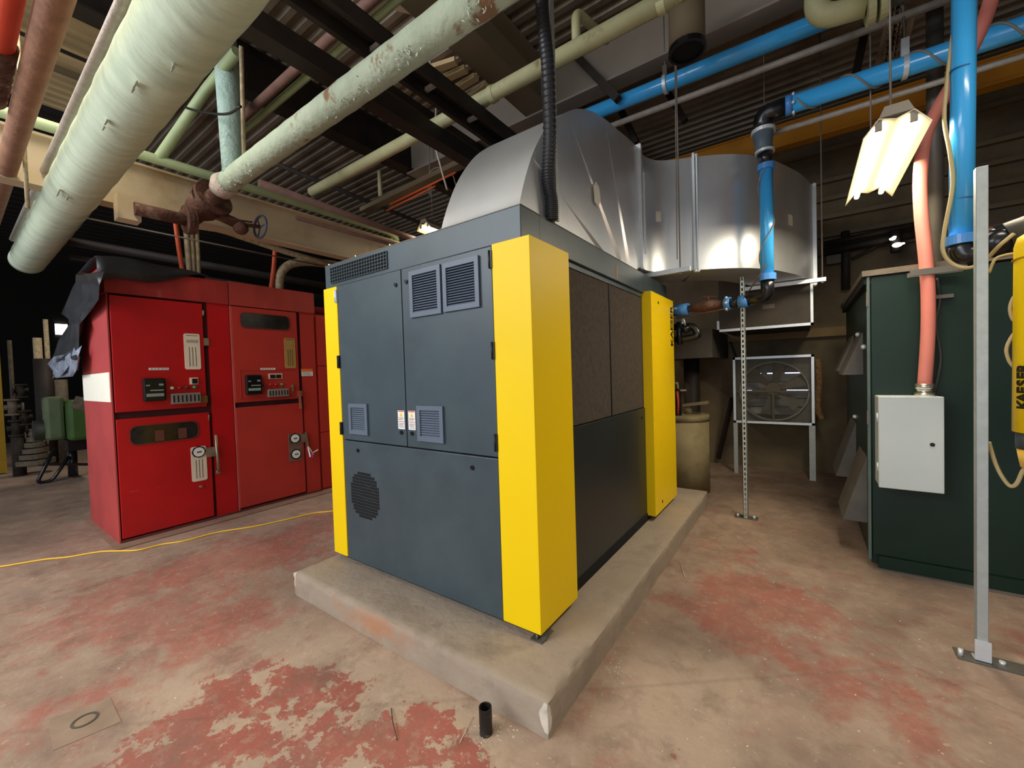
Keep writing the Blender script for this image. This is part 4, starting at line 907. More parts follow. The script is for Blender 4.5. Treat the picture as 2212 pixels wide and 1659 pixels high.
MB().bar((XC+.03, 2.715, .64), (XC+.05, 2.73, .50), .03, .004).bar((XC+.04, 2.73, .62), (XC+.05, 2.77, .52), .03, .004).build('white_tag', white, t)
MB().bar((XC+.045, 2.745, .54), (XC+.05, 2.76, .49), .05, .004).build('purple_tag', purple, t); MB().bar((XC+.05, 2.77, .55), (XC+.06, 2.83, .58), .03, .004).build('tan_tag', platec, t)
c0, c1 = at(651, 797, x=XC), at(676, 812, x=XC)
wl = MB().box(XC-.003, XC+.001, c0.y, c1.y, c1.z, c0.z).build('warning_label', white, C2)
MB().box(XC+.001, XC+.002, c0.y, c1.y, c0.z-.035, c0.z).build('label_header', orangel, wl)
f = MB()
for k in range(5): f.box(XC+.001, XC+.0018, c0.y+.01, c1.y-.015-(k % 2)*.02, c1.z+.008+k*.010, c1.z+.011+k*.010)
f.build('label_text', galvd, wl)
# cabinet 3
C3 = thing('switchgear_cabinet', (-5.87, 3.4, 0), 'far red switchgear cabinet half hidden behind the yellow corner of the compressor', 'electrical cabinet')
MB().box(-6.45, XC-.03, 2.905, 4.0, 0, 2.36).build('cabinet_body', red2, C3)
for z0, z1 in ((.04, .78), (.79, 1.67), (1.68, 2.33)): MB().box(XC-.03, XC-.01, 2.92, 3.9, z0, z1).build('drawer_front', red2, C3, bevel=.004)
tag(MB().tube([(-5.9, 2.92, 2.47), (-5.9, 4.2, 2.47)], .11, 20).build('red_pipe', redh), 'fat red pipe stub on top of the far red cabinet', 'pipe')
# curb under the cabinets
tag(MB().box(-6.6, XC+.16, .86, 4.0, 0, .012).build('floor_plate', M('curb_dusty', '#8a6c5a', .9, var=.2)), 'low dusty plate on the floor under the red cabinets', 'plate')

# ---------------------------------------------------------------- tarp
T2 = thing('plastic_sheet', (-5.9, .8, 2.4), 'black plastic sheet draped over the near red cabinet and hanging off its side', 'tarp')
rows = []
for i in range(15):
    u = i/14
    row = []
    for j in range(8):
        v = j/7
        y = .86+u*.85; x = XC+.03-v*.9
        z = 2.640+.05*math.sin(u*3.1)*(1-v)+.012*math.sin(9*u+5*v)+.04*(1-u)**2
        row.append((x, y, z))
    rows.append(row)
f = MB(); f.sheet(rows)
# flap over the front edge
frow = []
for i in range(15):
    u = i/14; d = .24*math.sin(min(1, (1-u)*1.25)*math.pi*.62)**1.0*(1-u)**.35
    top = Vector(rows[i][0]); frow.append([top, top+Vector((.018, 0, -.4*d)), top+Vector((.02, -.005, -d))])
f.sheet(frow); f.build('top_sheet', tarpm, T2, solid=.003)
pts = [[(172, 596), (232, 588)], [(168, 622), (231, 618)], [(160, 650), (229, 648)], [(142, 678), (205, 668)], [(158, 690), (188, 690)], [(158, 705), (186, 700)], [(140, 735), (184, 735)], [(125, 765), (176, 770)], [(108, 790), (176, 800)]]
rows = []
for k, (a, b2) in enumerate(pts):
    y0 = .88-.02*(k % 2); A, B = at(*a, y=y0), at(*b2, y=y0); rows.append([A.lerp(B, j/7)+Vector((0, -.05*abs(math.sin(j*1.4+k*.8)), .0)) for j in range(8)])
MB().sheet(rows).build('hanging_fold', tarpm, T2, solid=.003)
rows = []
for k, (a, b2) in enumerate([[(158, 762), (184, 752)], [(132, 775), (182, 772)], [(112, 790), (180, 795)], [(125, 805), (160, 808)], [(128, 815), (140, 815)]]):
    A, B = at(*a, y=.86), at(*b2, y=.86); rows.append([A.lerp(B, j/7)+Vector((0, -.06*abs(math.sin(j*2.3+k*1.9)), .03*math.sin(j*3+k))) for j in range(8)])
MB().sheet(rows).build('crumpled_end', tarpb, T2, solid=.003, label='crumpled silvery end')

# ---------------------------------------------------------------- yellow cord on the floor
pts = [at(-60, 1228, z=.008)]+[at(a, b2, z=.008) for a, b2 in [(0, 1224), (50, 1216), (100, 1208), (150, 1203), (215, 1192), (260, 1190), (300, 1188), (350, 1176), (400, 1168), (470, 1150), (550, 1137), (620, 1122), (680, 1108), (730, 1102)]]+[Vector((-4.1, 3.2, .008)), Vector((-3.4, 4.4, .008))]
pipe('extension_cord', smoothline(pts, 8), .008, cordm, 'yellow extension cord lying on the floor in front of the red cabinets', 'cord', seg=8)

# ---------------------------------------------------------------- green enclosure
G = thing('green_enclosure', (1.5, 4.9, 0), 'large dark green metal enclosure on the right with hooded side vents', 'enclosure')
MB().box(.395, 3.4, 3.92, 5.9, .03, 2.11).build('body', green1, G)
MB().box(.40, 3.4, 3.90, 3.92, .10, 2.10).build('front_door', green1, G, bevel=.004)
MB().box(.43, 3.4, 3.885, 3.925, .0, .10).build('base_skirt', green1, G)
MB().box(.376, .392, 3.895, 3.93, .06, 2.11).build('corner_trim', M('green_edge_worn', '#55685f', .5, var=.2), G)
MB().box(.35, 3.45, 3.885, 5.95, 2.115, 2.155).build('roof_sheet', M('roof_dusty', '#6a6052', .8, var=.2), G)
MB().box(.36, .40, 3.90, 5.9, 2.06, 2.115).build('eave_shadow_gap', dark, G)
for (z0, y0) in ((1.40, 4.35), (1.42, 5.1), (.25, 4.15), (.42, 4.95)):
    h = .34 if z0 > 1 else .52; o2 = .13 if z0 > 1 else .15
    f = MB(); f.add([(.395, y0, z0+h), (.395, y0+.5, z0+h), (.395-o2, y0+.5, z0), (.395-o2, y0, z0), (.395, y0, z0), (.395, y0+.5, z0)], [(0, 1, 2, 3), (0, 3, 4), (1, 5, 2)])
    f.build('vent_hood', hoodm, G, solid=.004)
for z in (1.95, 1.10): MB().box(.372, .386, 3.888, 3.90, z-.05, z+.05).build('hinge', galvd, G)
for (y, z) in ((4.2, 1.62), (4.6, 1.74), (4.9, 1.0), (4.4, .35)): MB().ball((.385, y, z), .02, n=6).build('bolt', galvb, G)
tag(MB().box(.40, 3.6, 3.86, 3.885, 0, .012).build('base_rail', M('rail_dust', '#6b6155', .8)), 'thin dusty rail on the floor along the green enclosure', 'rail')
# grey junction box
t = thing('junction_box', (.57, 3.8, .64), 'light grey junction box mounted on the front of the green enclosure', 'electrical box')
MB().box(.415, .725, 3.72, 3.90, .645, 1.262).build('box_body', greybox, t, bevel=.006)
MB().box(.412, .728, 3.70, 3.722, .640, 1.265).build('box_door', greybox, t, bevel=.006)
MB().tube([(.672, 3.701, .955), (.672, 3.694, .955)], .012, 16).build('lock', blackp, t)
for z in (1.12, .78): MB().tube([(.41, 3.72, z-.03), (.41, 3.72, z+.03)], .007, 8).build('hinge', galvb, t)
pts = [at(2150, -30, y=3.75), at(2120, 60, y=3.75), at(2070, 160, y=3.78), at(2025, 235, y=3.8), at(1998, 300, y=3.8), at(1988, 380, y=3.8), at(1990, 460, y=3.8), at(2000, 560, y=3.8), at(2005, 640, y=3.8), at(2004, 730, y=3.8), Vector((.655, 3.80, 1.33))]
t = thing('flexible_conduit', (.655, 3.8, 1.27), 'salmon coloured flexible conduit rising from the grey junction box', 'conduit')
MB().tube(smoothline(pts, 8), .036, 22).build('conduit_run', salmon, t)
MB().tube([(.655, 3.8, 1.262), (.655, 3.8, 1.285), (.655, 3.8, 1.286), (.655, 3.8, 1.31), (.655, 3.8, 1.311), (.655, 3.8, 1.345)], [.05, .05, .040, .040, .048, .045], 20).build('fitting', chrome, t)
c = at(2005, 590, y=3.84); MB().box(c.x-.10, c.x+.16, 3.755, 3.77, c.z-.02, c.z+.02).box(c.x-.10, c.x+.16, 3.84, 3.86, c.z-.015, c.z+.015).build('support_bracket', galvd, t)
pipe('thin_cable', smoothline([at(2025, 600, y=3.87), at(2030, 650, y=3.87), at(2022, 700, y=3.87), at(2032, 770, y=3.87), at(2025, 820, y=3.87), at(2018, 850, y=3.87)]), .007, M('cable_dark', '#3a3a34', .6), 'thin dark cable running down beside the salmon conduit', 'cable')
c = at(2035, 641, y=3.88); tag(MB().box(c.x-.05, c.x+.05, 3.86, 3.90, c.z-.012, c.z+.012).build('cable_clip', galvd), 'small clip on the green enclosure right of the salmon conduit', 'clip')
pipe('grey_pipe', [(at(2020, 330, y=4.6).x, 4.6, 4.9), (at(2020, 330, y=4.6).x, 4.6, 2.156)], .05, galvd, 'grey vertical pipe behind the salmon conduit')
MB()
# ---------------------------------------------------------------- strut posts
def strutpost(x, y, z1, slot, label, base, tilt=0, w2=.041):
    t = thing('strut_post', (x, y, 0), label, 'post')
    h = w2/2; th = .004; z0 = .006
    f = MB()
    if not slot:
        f.box(x-h, x+h, y-h, y-h+th, z0, z1).box(x-h, x-h+th, y-h, y+h, z0, z1).box(x+h-th, x+h, y-h, y+h, z0, z1).box(x-h, x-h+.012, y+h-th, y+h, z0, z1).box(x+h-.012, x+h, y+h-th, y+h, z0, z1)
        f.build('channel', strut, t, bevel=.002)
    else:
        f.box(x-h, x-.007, y-h, y-h+th, z0, z1).box(x+.007, x+h, y-h, y-h+th, z0, z1)
        z = z0
        while z < z1: f.box(x-.007, x+.007, y-h, y-h+th, z, min(z+.020, z1)); z += .050
        f.box(x-h, x-h+th, y-h, y+h, z0, z1).box(x+h-th, x+h, y-h, y+h, z0, z1).build('channel', strut, t)
    base(t); return t
def base1(t):
    x, y = .706, 2.954
    MB().box(x-.09, x+.16, y-.05, y+.05, 0, .007).build('base_plate', galvd, t)
    MB().box(x-.028, x+.028, y-.030, y-.022, .004, .11).box(x-.028, x+.028, y-.03, y+.03, .004, .010).build('base_bracket', galvb, t)
    MB().tube([(x-.075, y-.02, .005), (x-.075, y-.02, .04)], .010, 8).build('anchor_bolt', galvb, t); MB().tube([(x+.07, y, .005), (x+.07, y, .02)], .012, 8).build('anchor_bolt', galvb, t)
strutpost(.706, 2.954, 2.42, False, 'thick grey strut post standing in front of the green enclosure', base1)
def base2(t):
    x, y = -.475, 4.583
    MB().box(x-.10, x+.10, y-.06, y+.04, 0, .006).build('base_plate', galvd, t)
    MB().tube([(x-.07, y-.02, .005), (x-.07, y-.02, .03)], .012, 8).build('anchor_bolt', galvb, t); MB().tube([(x+.07, y-.02, .005), (x+.07, y-.02, .03)], .012, 8).build('anchor_bolt', galvb, t)
strutpost(-.475, 4.56, 2.36, True, 'slotted strut post supporting the blue outlet pipe behind the compressor', base2)

# ---------------------------------------------------------------- exhaust fan
F = thing('exhaust_fan', (-.34, 6.6, 0), 'galvanized framed exhaust fan standing on legs at the back wall', 'fan')
x0, x1, z0, z1, y = -.802, .112, .712, 1.622, 6.45
s2 = .022
MB().box(x0, x1, y-.01, y+.02, z1-.032, z1).box(x0, x1, y-.01, y+.02, z0, z0+.03).box(x0, x0+.03, y-.01, y+.02, z0, z1).box(x1-.03, x1, y-.01, y+.02, z0, z1).build('front_frame', galvb, F)
MB().box(x0, x0+.02, y, 6.95, z0, z1).box(x1-.02, x1, y, 6.95, z0, z1).box(x0, x1, y, 6.95, z0, z0+.01).box(x0, x1, y, 6.95, z1-.01, z1).build('housing', fanm, F)
MB().box(x0-.005, x0+.045, y, y+.05, 0.0, z0).build('leg', strut, F); MB().box(x1-.06, x1+.005, y, y+.05, 0, z0).build('leg', strut, F)
cx, cz = (x0+x1)/2+.01, (z0+z1)/2-.02
f = MB(); f.ring((cx, y+.12, cz), (0, 1, 0), .405, .385, .06, 40); f.build('shroud_ring', ringm, F)
bp2 = MB(); n = 40; vs = [];
for k in range(n):
    a = 2*math.pi*k/n; vs.append((cx+.40*math.cos(a), y+.16, cz+.40*math.sin(a)))
sq = []
for k in range(n):
    a = 2*math.pi*k/n; c_, s_ = math.cos(a), math.sin(a); m = max(abs(c_), abs(s_)); sq.append((cx+.455*c_/m, y+.16, cz+.44*s_/m))
bp2.add(vs+sq, [(k, (k+1) % n, n+(k+1) % n, n+k) for k in range(n)]); bp2.build('orifice_plate', fanm, F, solid=.003)
h2 = MB().tube([(cx, y+.10, cz+.03), (cx, y+.22, cz+.03)], .085, 24).tube([(cx, y+.06, cz+.03), (cx, y+.10, cz+.03)], .03, 14).build('hub', M('hub_brown', '#6b6048', .6), F)
for k in range(6):
    a = 2*math.pi*k/6+.25; d = Vector((math.cos(a), 0, math.sin(a))); s3 = Vector((-math.sin(a), 0, math.cos(a))); c = Vector((cx, y+.16, cz+.03))
    MB().add([c+d*.07-s3*.03+Vector((0, -.02, 0)), c+d*.07+s3*.03+Vector((0, .02, 0)), c+d*.36+s3*.11+Vector((0, .05, 0)), c+d*.36-s3*.05+Vector((0, -.03, 0))], [(0, 1, 2, 3)]).build('blade', fanm, F, solid=.004)
MB().bar((x0+.02, y+.08, cz), (x1-.02, y+.08, cz), .02, .02).bar((cx, y+.08, z0+.03), (cx, y+.08, cz), .02, .02).build('motor_strut', fanm, F)
for k in range(7):
    z = z0+.09+k*.118
    MB().add([(x0+.03, 6.86, z), (x1-.03, 6.86, z), (x1-.03, 6.92, z+.095), (x0+.03, 6.92, z+.095)], [(0, 1, 2, 3)]).build('shutter_slat', M('slat_grey', '#aaa7a2', .5, var=.1), F, solid=.004)
f = MB()
for (a, b2, z) in ((x0+.15, x0+.30, 1.37), (cx-.09, cx+.06, 1.375), (cx+.12, x1-.06, 1.375), (x0+.12, x0+.30, .80+.33), (cx+.14, x1-.05, 1.135)):
    f.box(a, b2, 6.945, 6.95, z, z+(.03 if z > 1.3 else .010))
f.build('daylight_gap', skyglow, F)
f = MB(); n = 46
for k in range(-n, n):
    for sg in (1, -1):
        # diagonal wire clipped to the frame
        c = k*.034; pts2 = []
        for X in (x0, x1):
            Z = (z0+z1)/2+sg*(X-(x0+x1)/2)*1.5+c
            pts2.append((X, Z))
        (xa, za), (xb2, zb) = pts2
        def clip(za, zb, xa, xb2):
            t0, t1 = 0, 1; dz = zb-za
            for lim, sgn in ((z0, 1), (z1, -1)):
                va, vb = (za-lim)*sgn, (zb-lim)*sgn
                if va < 0 and vb < 0: return None
                if va < 0: t0 = max(t0, va/(va-vb))
                elif vb < 0: t1 = min(t1, va/(va-vb))
            return (t0, t1) if t1 > t0 else None
        r = clip(za, zb, xa, xb2)
        if r: f.bar((xa+(xb2-xa)*r[0], y+.004*sg, za+(zb-za)*r[0]), (xa+(xb2-xa)*r[1], y+.004*sg, za+(zb-za)*r[1]), .0020, .0020)
f.build('wire_guard', screenm, F)
# hanging strip at its right
f = MB(); L2 = [at(1767, 775, y=6.6), at(1769, 830, y=6.6), at(1766, 880, y=6.6), at(1775, 905, y=6.6)]
f.tube(smoothline(L2, 8), [.035+.012*random.random() for _ in range(25)], 10); tag(f.build('insulation_strip', insul), 'ragged brown insulation strip hanging right of the exhaust fan', 'insulation')

# ---------------------------------------------------------------- drum and items on it
t = thing('fibre_drum', (-1.19, 5.3, 0), 'dirty tan fibre drum standing behind the yellow rear panel', 'drum')
MB().tube([(-1.19, 5.3, 0), (-1.19, 5.3, .90)], .265, 36).build('drum_body', drumm, t)
MB().tube([(-1.19, 5.3, .86), (-1.19, 5.3, .93), (-1.19, 5.3, .935)], [.272, .272, .25], 36).build('drum_lid', M('drum_lid', '#8a7c58', .8, var=.3), t)
tag(MB().bar((-1.20, 5.3, 1.04), (-.93, 5.3, 1.08), .14, .03).tube([(-1.15, 5.3, .935), (-1.15, 5.3, 1.05)], .05, 12).build('wooden_block', M('wood_dirty', '#8a7a5c', .8, var=.2)), 'small plate on a black stub on top of the tan drum', 'block')
t = thing('hose_pump', (-1.3, 5.1, .93), 'tan pump handle with red hose behind the rear yellow panel', 'pump')
q = at(1462, 840, y=5.1); MB().tube([(q.x, 5.1, .5), (q.x, 5.1, q.z)], .05, 12).build('pump_body', blackrub, t)
MB().bar(at(1455, 843, y=5.1), at(1482, 843, y=5.1), .05, .02).tube([at(1465, 843, y=5.1), at(1463, 828, y=5.1), at(1455, 828, y=5.1)], .012, 8).build('pump_handle', pipeold, t)
MB().tube([at(1463, 845, y=5.05), at(1465, 870, y=5.05), at(1464, 895, y=5.05)], .012, 8).build('red_hose', redpipe, t)
tag(MB().box(-1.75, -.92, 5.6, 6.9, 1.62, 1.98).build('duct_box', ledgem), 'dusty grey box duct behind the rear yellow panel', 'duct')
tag(MB().tube([(-1.25, 6.0, 0), (-1.25, 6.0, 1.62)], .10, 14).build('dark_column', darksteel), 'dark round column behind the tan drum', 'column')
tag(MB().bar(at(1582, 860, y=6.6), at(1552, 990, y=6.9), .05, .05).build('leaning_bar', darksteel), 'dark bar leaning left of the exhaust fan', 'bar')
tag(MB().bar(at(1578, 738, y=6.9), at(1590, 775, y=6.9), .04, .03).build('brace', darksteel), 'short dark brace above the exhaust fan', 'brace')
# back wall fittings
pipe('dark_pipe', [at(1826, 500, y=6.85), at(1827, 625, y=6.85)], .045, darksteel, 'dark vertical pipe on the back wall left of the green enclosure')
pipe('dark_pipe', [at(1780, 545, y=6.8), at(2000, 500, y=6.8)], .05, darksteel, 'upper dark pipe slanting along the back wall above the green enclosure')
pipe('dark_pipe', [at(1780, 528, y=6.8), at(2000, 480, y=6.8)], .035, darksteel, 'lower dark pipe slanting along the back wall above the green enclosure')
pipe('dark_cable', smoothline([at(1840, 560, y=6.85), at(1870, 545, y=6.85), at(1905, 525, y=6.85), at(1940, 515, y=6.85)]), .02, darksteel, 'dark cable rising to the small lamps on the back wall', 'cable')
c = at(1803, 562, y=6.9); tag(MB().box(c.x-.09, c.x+.09, 6.85, 7.0, c.z-.05, c.z+.06).build('wall_box', M('wall_box_grey', '#6e675c', .7)), 'small grey box on the back wall right of the duct', 'electrical box')
t = thing('wall_lamp', at(1937, 520, y=6.6), 'small twin spot lamp glowing on the back wall above the green enclosure', 'lamp')
for px, py, s2 in ((1928, 516, .03), (1938, 529, .045), (1932, 512, .02), (1950, 526, .02)):
    MB().ball(at(px, py, y=6.6), s2, (1, .6, .6), 8).build('bulb', M('bulb_glow', '#fff2e0', .5, emit='#fff2e0', estr=5), t)
tag(MB().tube([at(1935, 500, y=6.7), at(1935, 545, y=6.7)], .05, 10).build('lamp_bracket', darksteel), 'dark bracket behind the small twin spot lamp', 'bracket')
for px, a, b2, lab in [(1462, 255, 560, 'thin rod hanging in front of the middle of the duct'), (1650, 150, 235, 'thin rod just left of the black pipe elbow')]:
    yy = 3.72 if px == 1462 else 4.6
    pipe('threaded_rod', [Vector((at(px, a, y=yy).x, yy, 4.9)), at(px+1, b2, y=yy)], .004, wirem, lab, 'rod', seg=8)

# ---------------------------------------------------------------- fluorescent fixtures
def fixture(c, ang, label, tiltx=0, L=1.25, w2=.29, power=40):
    """c: centre of the tubes; long axis along y rotated by ang"""
    t = thing('fluorescent_light', c, label, 'light fixture'); c = Vector(c)
    a = Matrix.Rotation(ang, 3, 'Z')
    def W(x, y, z): return c+a@Vector((x, y, z))
    f = MB(); ws = w2/2
    prof = [(-ws, -.045), (-.075, .045), (.0, .02), (.075, .045), (ws, -.045)]
    vs = [W(x, yy, z) for yy in (-L/2, L/2) for x, z in prof]; f.add(vs, [(i, i+1, 6+i, 5+i) for i in range(4)])
    f.build('reflector', reflm, t, solid=.003)
    f = MB(); pr2 = [(-.075, .047), (-.05, .105), (.05, .105), (.075, .047)]
    vs = [W(x, yy, z) for yy in (-L/2, L/2) for x, z in pr2]; f.add(vs, [(0, 1, 2, 3), (7, 6, 5, 4)]+[(i, 4+i, 4+(i+1) % 4, (i+1) % 4) for i in range(4)])
    f.build('housing', lamphouse, t)
    for sx in (-.075, .075):
        tb = MB().tube([W(sx, -L/2+.03, -.002), W(sx, L/2-.03, -.002)], .017, 14).build('tube', tubeglow, t)
        for e in (-1, 1): MB().bar(W(sx, e*(L/2-.02), .04), W(sx, e*(L/2-.02), -.015), .03, .02).build('lamp_holder', lamphouse, t)
    f = MB()
    for yy in (-L*.35, L*.35): f.tube([W(0, yy, .10), W(0, yy, 4.9-c.z)], .006, 6)
    f.build('hanging_chain', wirem, t)
    Lt = bpy.data.lights.new('tube_light', 'AREA'); Lt.shape = 'RECTANGLE'; Lt.size = w2*.9; Lt.size_y = L; Lt.energy = power; Lt.color = (1, .90, .70)
    lo = bpy.data.objects.new('tube_light', Lt); COL.objects.link(lo); lo.location = W(0, 0, -.05); lo.rotation_euler = (0, 0, ang); return t
fixture((.445, 3.84, 2.86), 0, 'bright fluorescent light fixture hanging above the green enclosure', power=42)
q = at(914, 488, y=4.2)
fixture((q.x, 4.83, q.z), 0, 'small bright fluorescent fixture far back left of the duct', power=30)

# ---------------------------------------------------------------- yellow filter vessel at the right edge
c = at(2192, 700, y=2.9); X0 = c.x+.13
t = thing('filter_vessel', (X0, 2.9, .95), 'yellow cylindrical filter vessel cut off at the right edge', 'filter')
zt = at(2190, 505, y=2.9).z; zb = at(2190, 932, y=2.9).z; zc = at(2195, 968, y=2.9).z; zd = at(2205, 1018, y=2.9).z
MB().tube([(X0, 2.9, zb), (X0, 2.9, zt-.06), (X0, 2.9, zt-.02), (X0, 2.9, zt)], [.135, .13, .12, .09], 40).build('vessel_body', yellow, t)
MB().tube([(X0, 2.9, zc), (X0, 2.9, zb)], .125, 36).build('grey_collar', M('collar_grey', '#3d4346', .5), t)
MB().tube([(X0, 2.9, zd), (X0, 2.9, zd+.02), (X0, 2.9, zc)], [.09, .11, .122], 36).build('bowl', M('bowl_yellow', '#f0bc48', .4), t)
MB().ring((X0, 2.9, at(2190, 562, y=2.9).z), (0, 0, 1), .1365, .13, .006, 40).build('seam', M('seam_dark_yellow', '#a87a00', .5), t)
# lettering wrapped at the vessel's left edge
za, zb3 = at(2190, 788, y=2.9).z, at(2188, 880, y=2.9).z
ang = math.radians(206); n = Vector((math.cos(ang), math.sin(ang), 0)); tang = Vector((-n.y, n.x, 0))
lt = 'KAESER'
for i, ch in enumerate(lt):
    z = zb3+(za-zb3)*(i+.5)/6
    loc = Vector((X0, 2.9, z))+n*.136
    yax = n.cross(Vector((0, 0, 1)))
    rot = Matrix((Vector((0, 0, 1)), yax, n)).transposed()
    text(ch, .062, loc, rot, blackp, 'lettering', t, depth=.002, bold=.002)
pipe('cable', smoothline([at(2136, 955, y=2.98), at(2150, 1000, y=2.98), at(2165, 1030, y=2.98), at(2182, 1050, y=2.98), at(2196, 1045, y=2.96), at(2208, 1020, y=2.94), at(2214, 1012, y=2.93)]), .008, tancable, 'tan cable sagging from the grey post to the yellow filter vessel', 'cable')
pipe('cable', smoothline([at(2212, 640, y=3.0), at(2192, 640, y=3.0), at(2182, 665, y=3.0), at(2188, 690, y=3.0), at(2204, 700, y=3.0), at(2184, 730, y=3.0), at(2174, 755, y=3.0), at(2180, 780, y=3.0), at(2192, 795, y=3.0)]), .007, tancable, 'tan cable looped behind the left edge of the yellow filter vessel', 'cable')
pipe('cable', smoothline([at(2136, 590, y=3.05), at(2150, 560, y=3.05), at(2175, 550, y=3.05), at(2212, 545, y=3.05)]), .006, tancable, 'short tan cable between the grey post and the yellow filter vessel', 'cable')
# stub pipe at the pad corner
c = at(1050, 1583, z=0)
t = thing('floor_stub_pipe', c, 'short open black pipe stub rising from the floor at the pad corner', 'pipe')
MB().ring((c.x, c.y, .056), (0, 0, 1), .027, .023, .112, 28).build('stub', M('stub_black', '#2c2927', .5, metal=.3, var=.5, scale=12, col2='#8a8078', mix=(.58, .66), mscale=30), t)
MB().tube([(c.x, c.y, .0), (c.x, c.y, .01)], .0235, 16).build('stub_bottom', dark, t)
pipe('twig', [at(845, 1530, z=.004), at(848, 1560, z=.012), at(858, 1598, z=.004)], .0025, rust, 'thin brown twig on the red floor left of the pad corner', 'twig', seg=6)
pipe('straw', [at(1022, 1548, z=.004), at(1005, 1580, z=.006), at(993, 1605, z=.003)], .0012, chipm, 'pale straw on the floor left of the pipe stub', 'straw', seg=6)
pipe('straw', [at(1468, 1212, z=.004), at(1480, 1248, z=.006)], .002, chipm, 'pale straw on the floor right of the pad', 'straw', seg=6)
a_, b_, c_, d_ = at(105, 1555, z=0), at(238, 1508, z=0), at(262, 1560, z=0), at(115, 1622, z=0)
t = thing('floor_hatch', (a_+c_)/2, 'faint square hatch plate with a lifting ring set in the floor at the lower left', 'hatch')
f = MB(); q4 = [a_, b_, c_, d_]; f.add([Vector((p.x, p.y, -.004)) for p in q4]+[Vector((p.x, p.y, .0025)) for p in q4], [(0, 1, 2, 3), (4, 5, 6, 7)]+[(i, (i+1) % 4, 4+(i+1) % 4, 4+i) for i in range(4)]); f.build('hatch_plate', M('hatch_metal', '#927c68', .75, var=.2, scale=9), t)
f = MB(); m_ = (a_+c_)/2; f.ring(m_+Vector((0, 0, .003)), (0, 0, 1), .045, .036, .006, 24).build('lifting_ring', galvd, t)
# scattered crumbs and chips
f = MB()
for i in range(420):
    if i < 90: c = at(1075+random.gauss(0, 28), 1575+random.gauss(0, 16), z=0)
    elif i < 150: c = at(1320+random.gauss(0, 20), 1420+random.gauss(0, 30), z=0)
    elif i < 240: c = at(1600+random.gauss(0, 120), 1160+random.gauss(0, 60), z=0)
    else: c = at(random.uniform(50, 2150), random.uniform(1200, 1659), z=0)
    if -2.95 < c.x < -.84 and c.y > 1.36 or c.y > 6.8: continue
    s = random.uniform(.0015, .006); a = random.uniform(0, 6); u = Vector((math.cos(a), math.sin(a), 0))*s; v2 = Vector((-math.sin(a), math.cos(a), 0))*s*random.uniform(.25, .8)
    h = Vector((0, 0, s*.5)); f.add([c-u, c+v2, c+u, c-v2, c+h], [(0, 1, 4), (1, 2, 4), (2, 3, 4), (3, 0, 4), (3, 2, 1, 0)])
o = tag(f.build('crumbs', chipm), 'pale paint and concrete crumbs scattered over the floor', 'debris'); o['kind'] = 'stuff'

# ---------------------------------------------------------------- far left background machinery
t = thing('green_machine', at(150, 960, z=.9), 'green machine hood on a black tube stand at the far left', 'machine')
y0 = 1.25
def A(px, py, dx=0): return at(px, py, x=-9.9+dx)
f = MB(); q0, q1 = A(135, 865), A(196, 945)
f.box(-10.2, -9.5, q0.y, q1.y, q1.z, q0.z).build('hood', greenm, t, bevel=.06)
q0, q1 = A(90, 858), A(140, 960); MB().box(-10.0, -9.7, q0.y, q1.y, q1.z+.1, q0.z).build('side_panel', M('green_grey', '#5a6a48', .6, var=.2), t, bevel=.05)
q0, q1 = A(70, 905), A(135, 950); MB().tube([(-9.9, q0.y, (q0.z+q1.z)/2), (-9.9, q1.y, (q0.z+q1.z)/2)], .16, 20).build('motor', M('motor_dark', '#26281a', .6), t)
MB().box(-10.1, -9.6, A(140, 960).y, A(190, 960).y, A(140, 972).z, A(140, 950).z).build('tray', blackrub, t)
fr = [at(115, 972, x=-9.7), at(78, 1030, x=-9.7), at(112, 1040, x=-9.7), at(146, 1000, x=-9.7), at(85, 1000, x=-9.7)]
fr[1].z = fr[2].z = .02
MB().tube(bend([at(118, 968, x=-9.7), fr[1], fr[2], at(150, 985, x=-9.7)], .08), .025, 10).bar(at(92, 1003, x=-9.7), at(190, 1003, x=-9.7), .04).build('stand_frame', blackrub, t)
MB().tube([at(155, 970, x=-9.8), Vector((-9.8, at(155, 970, x=-9.8).y, .03))], .06, 12).build('stand_leg', blackrub, t)
q = A(158, 868, .4); MB().bar(q, q+Vector((0, .25, -.1)), .02, .2).build('paper', junkl, t)
# clutter of valves and fittings
cl = [(45, 845, .10, 'tap with a flanged collar, topmost of the dusty far left fittings'), (28, 880, .12, 'upright dusty valve body at the far left beside the yellow panel'), (52, 903, .11, 'dusty elbow fitting with pale flange in the middle of the far left pile'), (36, 925, .12, 'dusty valve body just above the dark leg at the far left'), (70, 940, .09, 'small pale fitting above the stack of round discs at the far left'), (86, 955, .10, 'pale flanged fitting right of the stack of discs at the far left')]
for i, (px, py, s, lab) in enumerate(cl):
    c = at(px, py, x=-11); f = MB(); m = junkl if i in (1, 4, 5) else junk
    f.tube([c-Vector((0, 0, s*1.1)), c+Vector((0, 0, s*1.1))], s*.5, 12).tube([c+Vector((0, -s*.9, 0)), c+Vector((0, s*.9, .02))], s*.36, 12)
    f.ring(c+Vector((0, 0, s*1.1)), (0, 0, 1), s*.8, s*.3, s*.25, 14).ring(c-Vector((0, 0, s*1.0)), (0, 0, 1), s*.8, s*.3, s*.25, 14).ring(c+Vector((0, s*.9*(1 if i % 2 else -1), 0)), (0, 1, 0), s*.7, s*.2, s*.2, 14)
    tag(f.build('pipe_fitting', m), lab, 'fitting')
tag(MB().tube([at(38, 940, x=-11), Vector((-11, at(38, 940, x=-11).y, 0))], .08, 10).build('stand_leg', junk), 'dark leg under the piled fittings at the far left', 'leg')
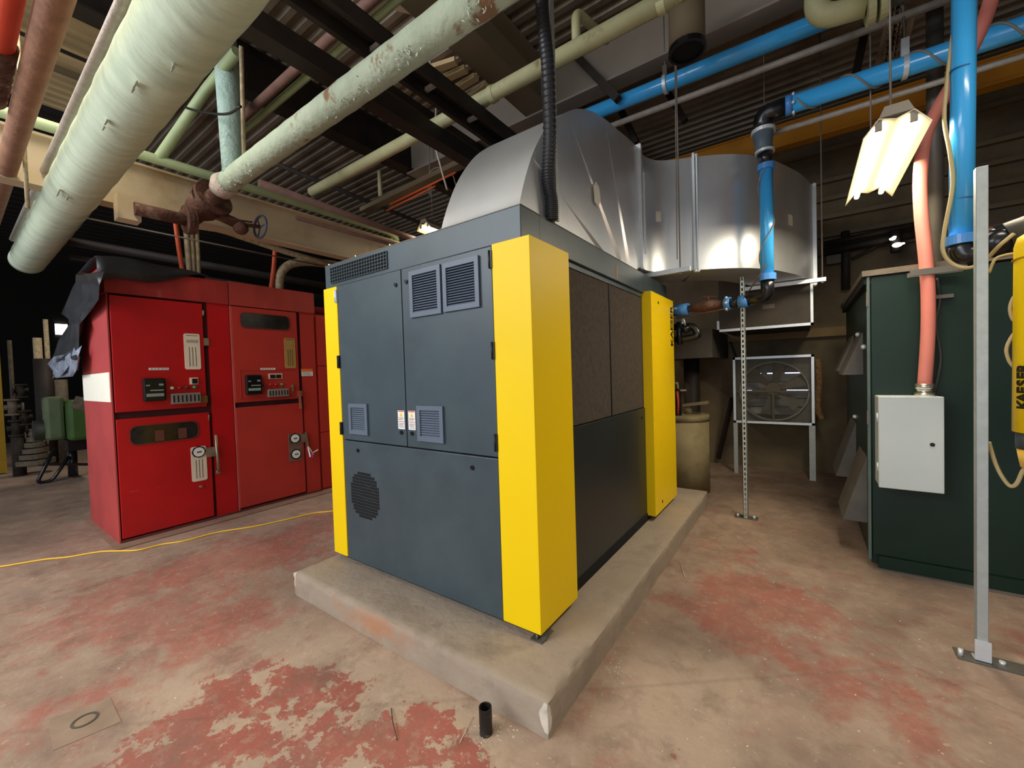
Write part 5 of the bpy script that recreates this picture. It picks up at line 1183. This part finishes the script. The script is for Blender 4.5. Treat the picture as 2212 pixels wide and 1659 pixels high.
c = at(75, 970, x=-11); f = MB()
for k in range(5): f.ring((c.x, c.y, c.z-.22+.1*k), (0, 0, 1), .24-.035*k, .05, .08, 20)
tag(f.build('valve_stack', junkl), 'stack of pale dusty round discs on the floor at the far left', 'valve')
for px, a, b2, r, mt, lab in [(98, 690, 800, .035, pipeold, 'pale vertical pipe at the far left nearest the plastic sheet'), (80, 730, 790, .06, pipeold, 'flaking pale pipe at the far left'), (20, 735, 840, .03, junkl, 'thin grey pipe at the far left beside the yellow panel'), (92, 775, 870, .13, darksteel, 'dark thick pipe at the far left'), (130, 820, 870, .10, junkl, 'short pale pipe stub behind the green machine')]:
    pipe('background_pipe', [at(px, a, x=-12), Vector((-12, at(px, a, x=-12).y, 0))], r, mt, lab)
q0, q1 = at(-40, 715, x=-11.5), at(12, 955, x=-11.5)
tag(MB().box(-11.6, -11.5, q0.y, q1.y, 0.02, q0.z).build('yellow_panel', M('yellow_panel', '#a88408', .6, var=.15)), 'yellow panel at the left edge of the view', 'panel')
t = thing('far_window', at(132, 710, x=-17.9), 'tiny bright window glimpsed far left beside the plastic sheet', 'window')
c = ROOT[t.name]; MB().box(-18, -17.95, c.y-.12, c.y+.14, c.z-.17, c.z+.14).build('pane', M('far_daylight', '#ffffff', .5, emit='#ffffff', estr=4, var=0), t)
MB().box(-18, -17.93, c.y-.20, c.y-.12, c.z-.2, c.z+.18).box(-18, -17.93, c.y+.14, c.y+.22, c.z-.2, c.z+.18).build('frame', darksteel, t)
# far rafters seen as thin pale strokes in the dark
# left ceiling elements
for a, b2, w2, mt, lab in [((110, 95), (215, 150), .10, deckc, 'cream roof purlin in the upper left corner'), ((125, 100), (200, 140), .04, darksteel, 'black line along the cream roof purlin'), ((95, 140), (190, 175), .05, tansteel, 'brown roof member below the cream purlin')]:
    p, q = at(*a, z=4.6), at(*b2, z=4.6); p.y -= 1.5; q = Vector((q.x, q.y+.6, 4.6)); p.x = q.x
    tag(MB().bar(p, q, w2, w2).build('roof_purlin', mt), lab, 'beam')
